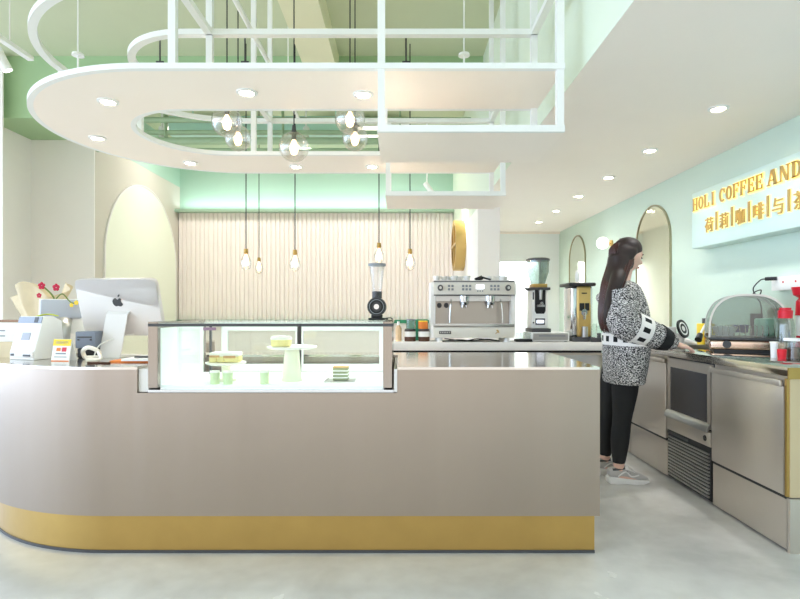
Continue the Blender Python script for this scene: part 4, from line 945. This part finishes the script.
t = thing('mixing_bowl', 'white plastic pitcher standing beyond her near hand', 'pitcher', P(668, 350, 4.05))
b = P(668, 351, 4.05); b.z = zw
MB().lathe([(.001, 0), (.04, 0), (.058, .15), (.055, .15), (.037, .004), (.001, .004)], b, 28, caps=False).build('pitcher', 'wp', t)
MB().tube([b+Vector((.052, 0, .13)), b+Vector((.09, 0, .12)), b+Vector((.085, 0, .05)), b+Vector((.045, 0, .03))], .006).build('handle', 'wp', t)
# ------------------------------------------------------------------ the woman at the side counter
def Q(px, py, Y=3.76): return P(px, py, Y)
person = thing('person', 'woman with very long dark hair in black-and-white knit cardigan, working at the side counter', 'person', (1.5, 3.78, 0))
def head_mesh(m):
    R = []; n, sg = 40, 56
    c = Q(628.5, 255, 3.76); rot = Matrix.Rotation(math.radians(14), 4, 'Y')
    g = lambda v, mu, s: math.exp(-((v-mu)/s)**2)
    for i in range(n+1):
        th = max(.03, min(PI-.03, PI*i/n)); ring = []
        for k in range(sg):
            ph = 2*PI*k/sg; nx, ny, nz = math.sin(th)*math.cos(ph), math.sin(th)*math.sin(ph), -math.cos(th)
            x = nx*(.088 if nx > 0 else .098); y = ny*.073; z = nz*.116
            low = max(0, -nz-.15)
            y *= 1-.42*low
            if nx < 0: x *= 1-.45*low
            if nx > 0: x *= 1+.10*low*(1 if nx > .3 else nx/.3); x -= .006*max(0, nz-.3)*nx
            f = max(0, nx)**2
            # z measured in metres on the face: brow .012, eye -.005, nose tip -.040, lips -.065, chin -.098
            x += f*(.005*g(z, .016, .012)*g(y, 0, .05) - .005*g(z, -.006, .010)*g(abs(y), .03, .02) - .006*g(z, -.004, .010)*g(y, 0, .012))
            x += f*(.022*g(z, -.036, .013)*g(y, 0, .011) + .011*g(z, -.020, .015)*g(y, 0, .010) + .006*g(z, -.037, .008)*g(abs(y), .012, .008))
            x += f*(.009*g(z, -.060, .0055)*g(y, 0, .020) + .008*g(z, -.072, .006)*g(y, 0, .018) - .004*g(z, -.082, .006)*g(y, 0, .02) + .011*g(z, -.098, .014)*g(y, 0, .025))
            ring.append(c+rot.to_3x3() @ Vector((x, y, z)))
        R.append(ring)
    m.rings(R)
    return c, rot.to_3x3()
def hand(m, w, d, side, up=Vector((0, 0, 1)), curl=.5):
    # w wrist point, d pointing direction, side = sideways axis towards the thumb
    d = Vector(d).normalized(); s = Vector(side); s = (s-d*s.dot(d)).normalized(); u = s.cross(d).normalized()
    if u.z < 0: u = -u
    m.loft([w-d*.03, w+d*.01, w+d*.05, w+d*.085], [(.024, .019), (.028, .017), (.038, .016), (.036, .012)], ref=s, seg=14)
    for k, (off, L) in enumerate(((.028, .066), (.0095, .074), (-.0095, .070), (-.027, .055))):
        b = w+d*.075+s*off; c1 = L*.42; c2 = L*.32; c3 = L*.26
        a1, a2, a3 = curl*.5, curl*1.1, curl*1.6
        p = [b, b+(d*math.cos(a1)-u*math.sin(a1))*c1+s*off*.1]
        p.append(p[-1]+(d*math.cos(a2)-u*math.sin(a2))*c2); p.append(p[-1]+(d*math.cos(a3)-u*math.sin(a3))*c3)
        m.loft(p, [.0092, .0088, .008, .0058], seg=10, sm=3)
    tb = w+d*.02+s*.024
    m.loft([tb, tb+d*.028+s*.024-u*.006, tb+d*.055+s*.032-u*.014, tb+d*.075+s*.030-u*.02], [.013, .0115, .010, .007], seg=10, sm=3)
SH = {'n': (Vector((1.455, 3.60, 1.295)), Vector((1.44, 3.55, 1.085)), Vector((1.80, 3.60, .950))),
      'f': (Vector((1.49, 3.95, 1.295)), Vector((1.64, 4.02, 1.05)), Vector((1.84, 4.02, .985)))}
m = MB(); hc, hr = head_mesh(m)
m.loft([Q(620, 290), Q(622.5, 280), Q(625, 268)], [(.058, .062), (.05, .052), (.052, .05)], ref=(1, 0, 0))
m.loft([Q(619, 287), Q(622, 296), Q(625, 318), Q(622, 345), Q(623, 360), Q(623, 368)], [(.05, .10), (.075, .155), (.095, .14), (.08, .12), (.08, .13), (.07, .12)], ref=(1, 0, 0), seg=24)
for k, (a, b, c) in SH.items():
    m.loft([a, (a+b)/2, b, (b+c)/2, c], [.05, .043, .038, .034, .026], seg=14)
hand(m, SH['n'][2], (1, .03, -.28), (0, 1, .15), curl=.35)
hand(m, SH['f'][2], (1, .1, -.1), (0, -1, .2), curl=.7)
legs = {'n': [Vector((1.52, 3.70, .80)), Vector((1.515, 3.71, .62)), Vector((1.50, 3.715, .44)), Vector((1.487, 3.72, .28)), Vector((1.480, 3.72, .12)), Vector((1.485, 3.72, .06))],
        'f': [Vector((1.52, 3.86, .80)), Vector((1.50, 3.89, .62)), Vector((1.485, 3.91, .44)), Vector((1.47, 3.92, .28)), Vector((1.465, 3.93, .12)), Vector((1.470, 3.93, .06))]}
LR = [.088, .078, .056, .054, .035, .036]
for L in legs.values():
    m.loft(L, LR, seg=16)
    m.loft([L[-1]+Vector((-.02, 0, 0)), L[-1]+Vector((.06, 0, -.02)), L[-1]+Vector((.14, 0, -.035))], [(.035, .03), (.035, .028), (.03, .016)], ref=(0, 1, 0))
body = remesh(m.build('body', 'skin', person), .004, 3)
F = lambda x, y, z: hc+hr @ Vector((x, y, z))
for s in (-1, 1):
    MB().loft([F(.073, s*.048, -.004), F(.081, s*.036, -.009), F(.084, s*.022, -.006)], [.0028, .0034, .0022], seg=8).build('eye_lashes', 'black', person)
    MB().loft([F(.074, s*.048, .016), F(.083, s*.034, .021), F(.088, s*.016, .016)], [.002, .003, .002], seg=8).build('eyebrow', 'hair', person)
    MB().sphere(F(-.002, s*.073, -.012), .018, 14, (.8, .35, 1.5)).build('ear', 'skin', person)
MB().loft([F(.080, -.020, -.067), F(.089, -.008, -.063), F(.091, 0, -.064), F(.089, .008, -.063), F(.080, .020, -.067)], [.002, .003, .003, .003, .002], seg=8).loft([F(.080, -.018, -.070), F(.089, 0, -.072), F(.080, .018, -.070)], [.002, .003, .002], seg=8).build('lips', 'lips', person)
# leggings
m = MB(); m.loft([Q(624, 350), Q(623, 370), Q(623, 384)], [(.08, .13), (.09, .15), (.07, .13)], ref=(1, 0, 0), seg=24)
for L in legs.values(): m.loft(L[:4]+[L[4]+Vector((0, 0, .015))], [r+.006 for r in LR[:4]]+[.040], seg=18)
remesh(m.build('leggings', 'legging', person), .007, 2)
# cardigan
m = MB()
TS = [(Q(621, 281.5), .05, .075), (Q(622, 287), .09, .15), (Q(624, 296), .110, .190), (Q(625.5, 310), .134, .205), (Q(626.5, 325), .138, .213), (Q(626.5, 342), .142, .215), (Q(625, 360), .138, .208), (Q(624, 374), .126, .20), (Q(623.5, 379), .116, .19)]
m.loft([p for p, a, b in TS], [(a, b) for p, a, b in TS], ref=(1, 0, 0), seg=36)
def sleeve(m, k):
    a, b, c = SH[k]
    m.loft([a+Vector((-.01, 0, -.0)), a+(b-a)*.5, b+Vector((-.005, 0, .0)), b+(c-b)*.4, b+(c-b)*.72, c-(c-b)*.06, c], [.082, .092, .098, .092, .076, .052, .044], seg=24)
sleeve(m, 'n'); sleeve(m, 'f')
remesh(m.build('cardigan', 'knit', person), .008, 3)
for k in 'nf':
    a, b, c = SH[k]; d = (c-b)
    MB().loft([b+d*.16, b+d*.29, b+d*.43], [(.104, .104), (.102, .102), (.097, .097)], seg=36, ref=(0, 1, 0), caps=False, sm=3).build('sleeve_band', 'band', person)
    MB().loft([b+d*.66, b+d*.75, b+d*.86], [.087, .08, .068], seg=30, caps=False, sm=3).build('black_band', 'legging', person)
MB().loft([Q(626.5, 333), Q(626.5, 338), Q(626.5, 344.5)], [(.149, .221), (.150, .222), (.150, .222)], ref=(1, 0, 0), seg=60, caps=False, sm=2).build('waist_band', 'waistband', person)
MB().loft([Q(623.6, 376), Q(623.4, 379.5), Q(623.4, 382)], [(.127, .198), (.126, .197), (.118, .19)], ref=(1, 0, 0), seg=48, caps=False, sm=2).build('hem_ribbing', 'knit', person)
MB().tube([(1.40, 3.60, 1.155), (1.44, 3.555, 1.14), (1.49, 3.53, 1.10), (1.53, 3.52, 1.05)], .005).build('white_piping', 'clothw', person)
# hair
m = MB()
m.sphere(Q(627.5, 249.5), .1, 36, (.97, .83, .86)); m.sphere(Q(622, 258), .1, 36, (.86, .85, 1.15))
m.loft([Q(630, 243, 3.72), Q(627.5, 250, 3.69), Q(624, 259, 3.685), Q(621, 269, 3.68), Q(618, 281, 3.64)], [(.05, .02), (.066, .022), (.052, .024), (.045, .028), (.04, .03)], ref=(1, 0, 0), seg=20)
m.loft([Q(631, 243, 3.80), Q(630, 250, 3.83), Q(628, 259, 3.835), Q(625, 269, 3.84), Q(621, 281, 3.86)], [(.05, .02), (.070, .022), (.055, .024), (.045, .028), (.04, .03)], ref=(1, 0, 0), seg=20)
HP = [(Q(620, 258, 3.74), .078, .082), (Q(617.5, 270, 3.73), .074, .092), (Q(613, 283, 3.71), .068, .105), (Q(609, 297, 3.70), .054, .11), (Q(606, 310, 3.69), .042, .105), (Q(604.5, 321, 3.69), .030, .09), (Q(604, 329, 3.69), .012, .06)]
m.loft([p for p, a, b in HP], [(a, b) for p, a, b in HP], ref=(1, 0, 0), seg=36)
# lock falling over the near shoulder
m.loft([Q(623, 256, 3.685), Q(620.5, 268, 3.675), Q(617, 280, 3.62), Q(612, 295, 3.585), Q(607.5, 312, 3.565), Q(605, 325, 3.565)], [(.058, .025), (.052, .028), (.045, .035), (.04, .03), (.028, .022), (.008, .01)], ref=(1, 0, 0), seg=20)
remesh(m.build('hair', 'hair', person), .006, 9)
m = MB(); rnd = random.Random(3)
for k in range(110):
    u = rnd.random(); q = -PI*.62+(rnd.random()-.5)*PI*.95
    pts = []
    st = Q(627+rnd.uniform(-8, 4), 238+rnd.uniform(0, 3), 3.76)
    pts.append(hc+Vector((rnd.uniform(-.06, .05), 0, .112)))
    cph, sph = math.cos(q+PI*0), math.sin(q)
    pts.append(Q(624, 246, 3.76)+Vector((.080*math.cos(q), .070*math.sin(q), 0)))
    for (p, a, b) in [(Q(622, 257, 3.76), .083, .083)]+HP[1:-1]:
        e = 1.0+rnd.uniform(-.02, .03)
        pts.append(p+Vector((a*e*math.cos(q)*1.0, b*e*math.sin(q), 0)))
    pts.append(HP[-1][0]+Vector((.02*math.cos(q), .06*math.sin(q), rnd.uniform(-.02, .02))))
    m.loft(pts, [.002]+[.0038]*(len(pts)-2)+[.001], seg=5, sm=3)
m.build('hair_strands', mat('hair_strand', (74, 44, 38), .35), person)
# trainers
def trainer(L, nm='sneaker'):
    a = L[-1]; y = a.y; x0 = a.x-.085
    s = MB()
    R = []
    for (x, w, h0, h1) in ((0, .025, .012, .045), (.012, .036, .003, .05), (.06, .039, 0, .046), (.12, .037, .002, .038), (.18, .045, 0, .034), (.235, .043, .002, .030), (.272, .030, .010, .026), (.285, .012, .014, .022)):
        R.append([Vector((x0+x, y-w, h0)), Vector((x0+x, y-w*1.08, (h0+h1)/2)), Vector((x0+x, y-w, h1)), Vector((x0+x, y+w, h1)), Vector((x0+x, y+w*1.08, (h0+h1)/2)), Vector((x0+x, y+w, h0))])
    t = s.rings(R).build('sneaker', 'shoe', person, ang=60)
    MB().loft([(x0+.012, y, .062), (x0+.05, y, .068), (x0+.11, y, .070), (x0+.17, y, .054), (x0+.23, y, .042), (x0+.272, y, .032)], [(.026, .040), (.036, .045), (.037, .042), (.037, .034), (.036, .022), (.016, .008)], ref=(0, 1, 0), seg=20).build('upper', 'sock', t)
    MB().loft([(x0+.03, y, .095), (x0+.075, y, .100), (x0+.115, y, .104)], [(.030, .010), (.036, .012), (.026, .014)], ref=(0, 1, 0), seg=16).build('collar', 'dark', t)
    MB().prism([(x0+.095, .095), (x0+.125, .125), (x0+.14, .10), (x0+.20, .066), (x0+.195, .055), (x0+.13, .078)], 'y', y-.026, y+.026, bev=.004).build('tongue', 'shoe', t)
    m = MB()
    for k in range(4): m.tube([(x0+.125+k*.018, y-.034, .082-k*.008), (x0+.13+k*.018, y, .106-k*.012), (x0+.125+k*.018, y+.034, .082-k*.008)], .0035, seg=6)
    m.build('laces', 'black', t)
    for sd in (-1, 1):
        MB().tube([(x0+.06, y+sd*.0385, .055), (x0+.11, y+sd*.038, .085), (x0+.15, y+sd*.039, .055), (x0+.2, y+sd*.037, .062)], .005, seg=8).build('side_stripe', 'shoe', t)
for L in legs.values(): trainer(L)
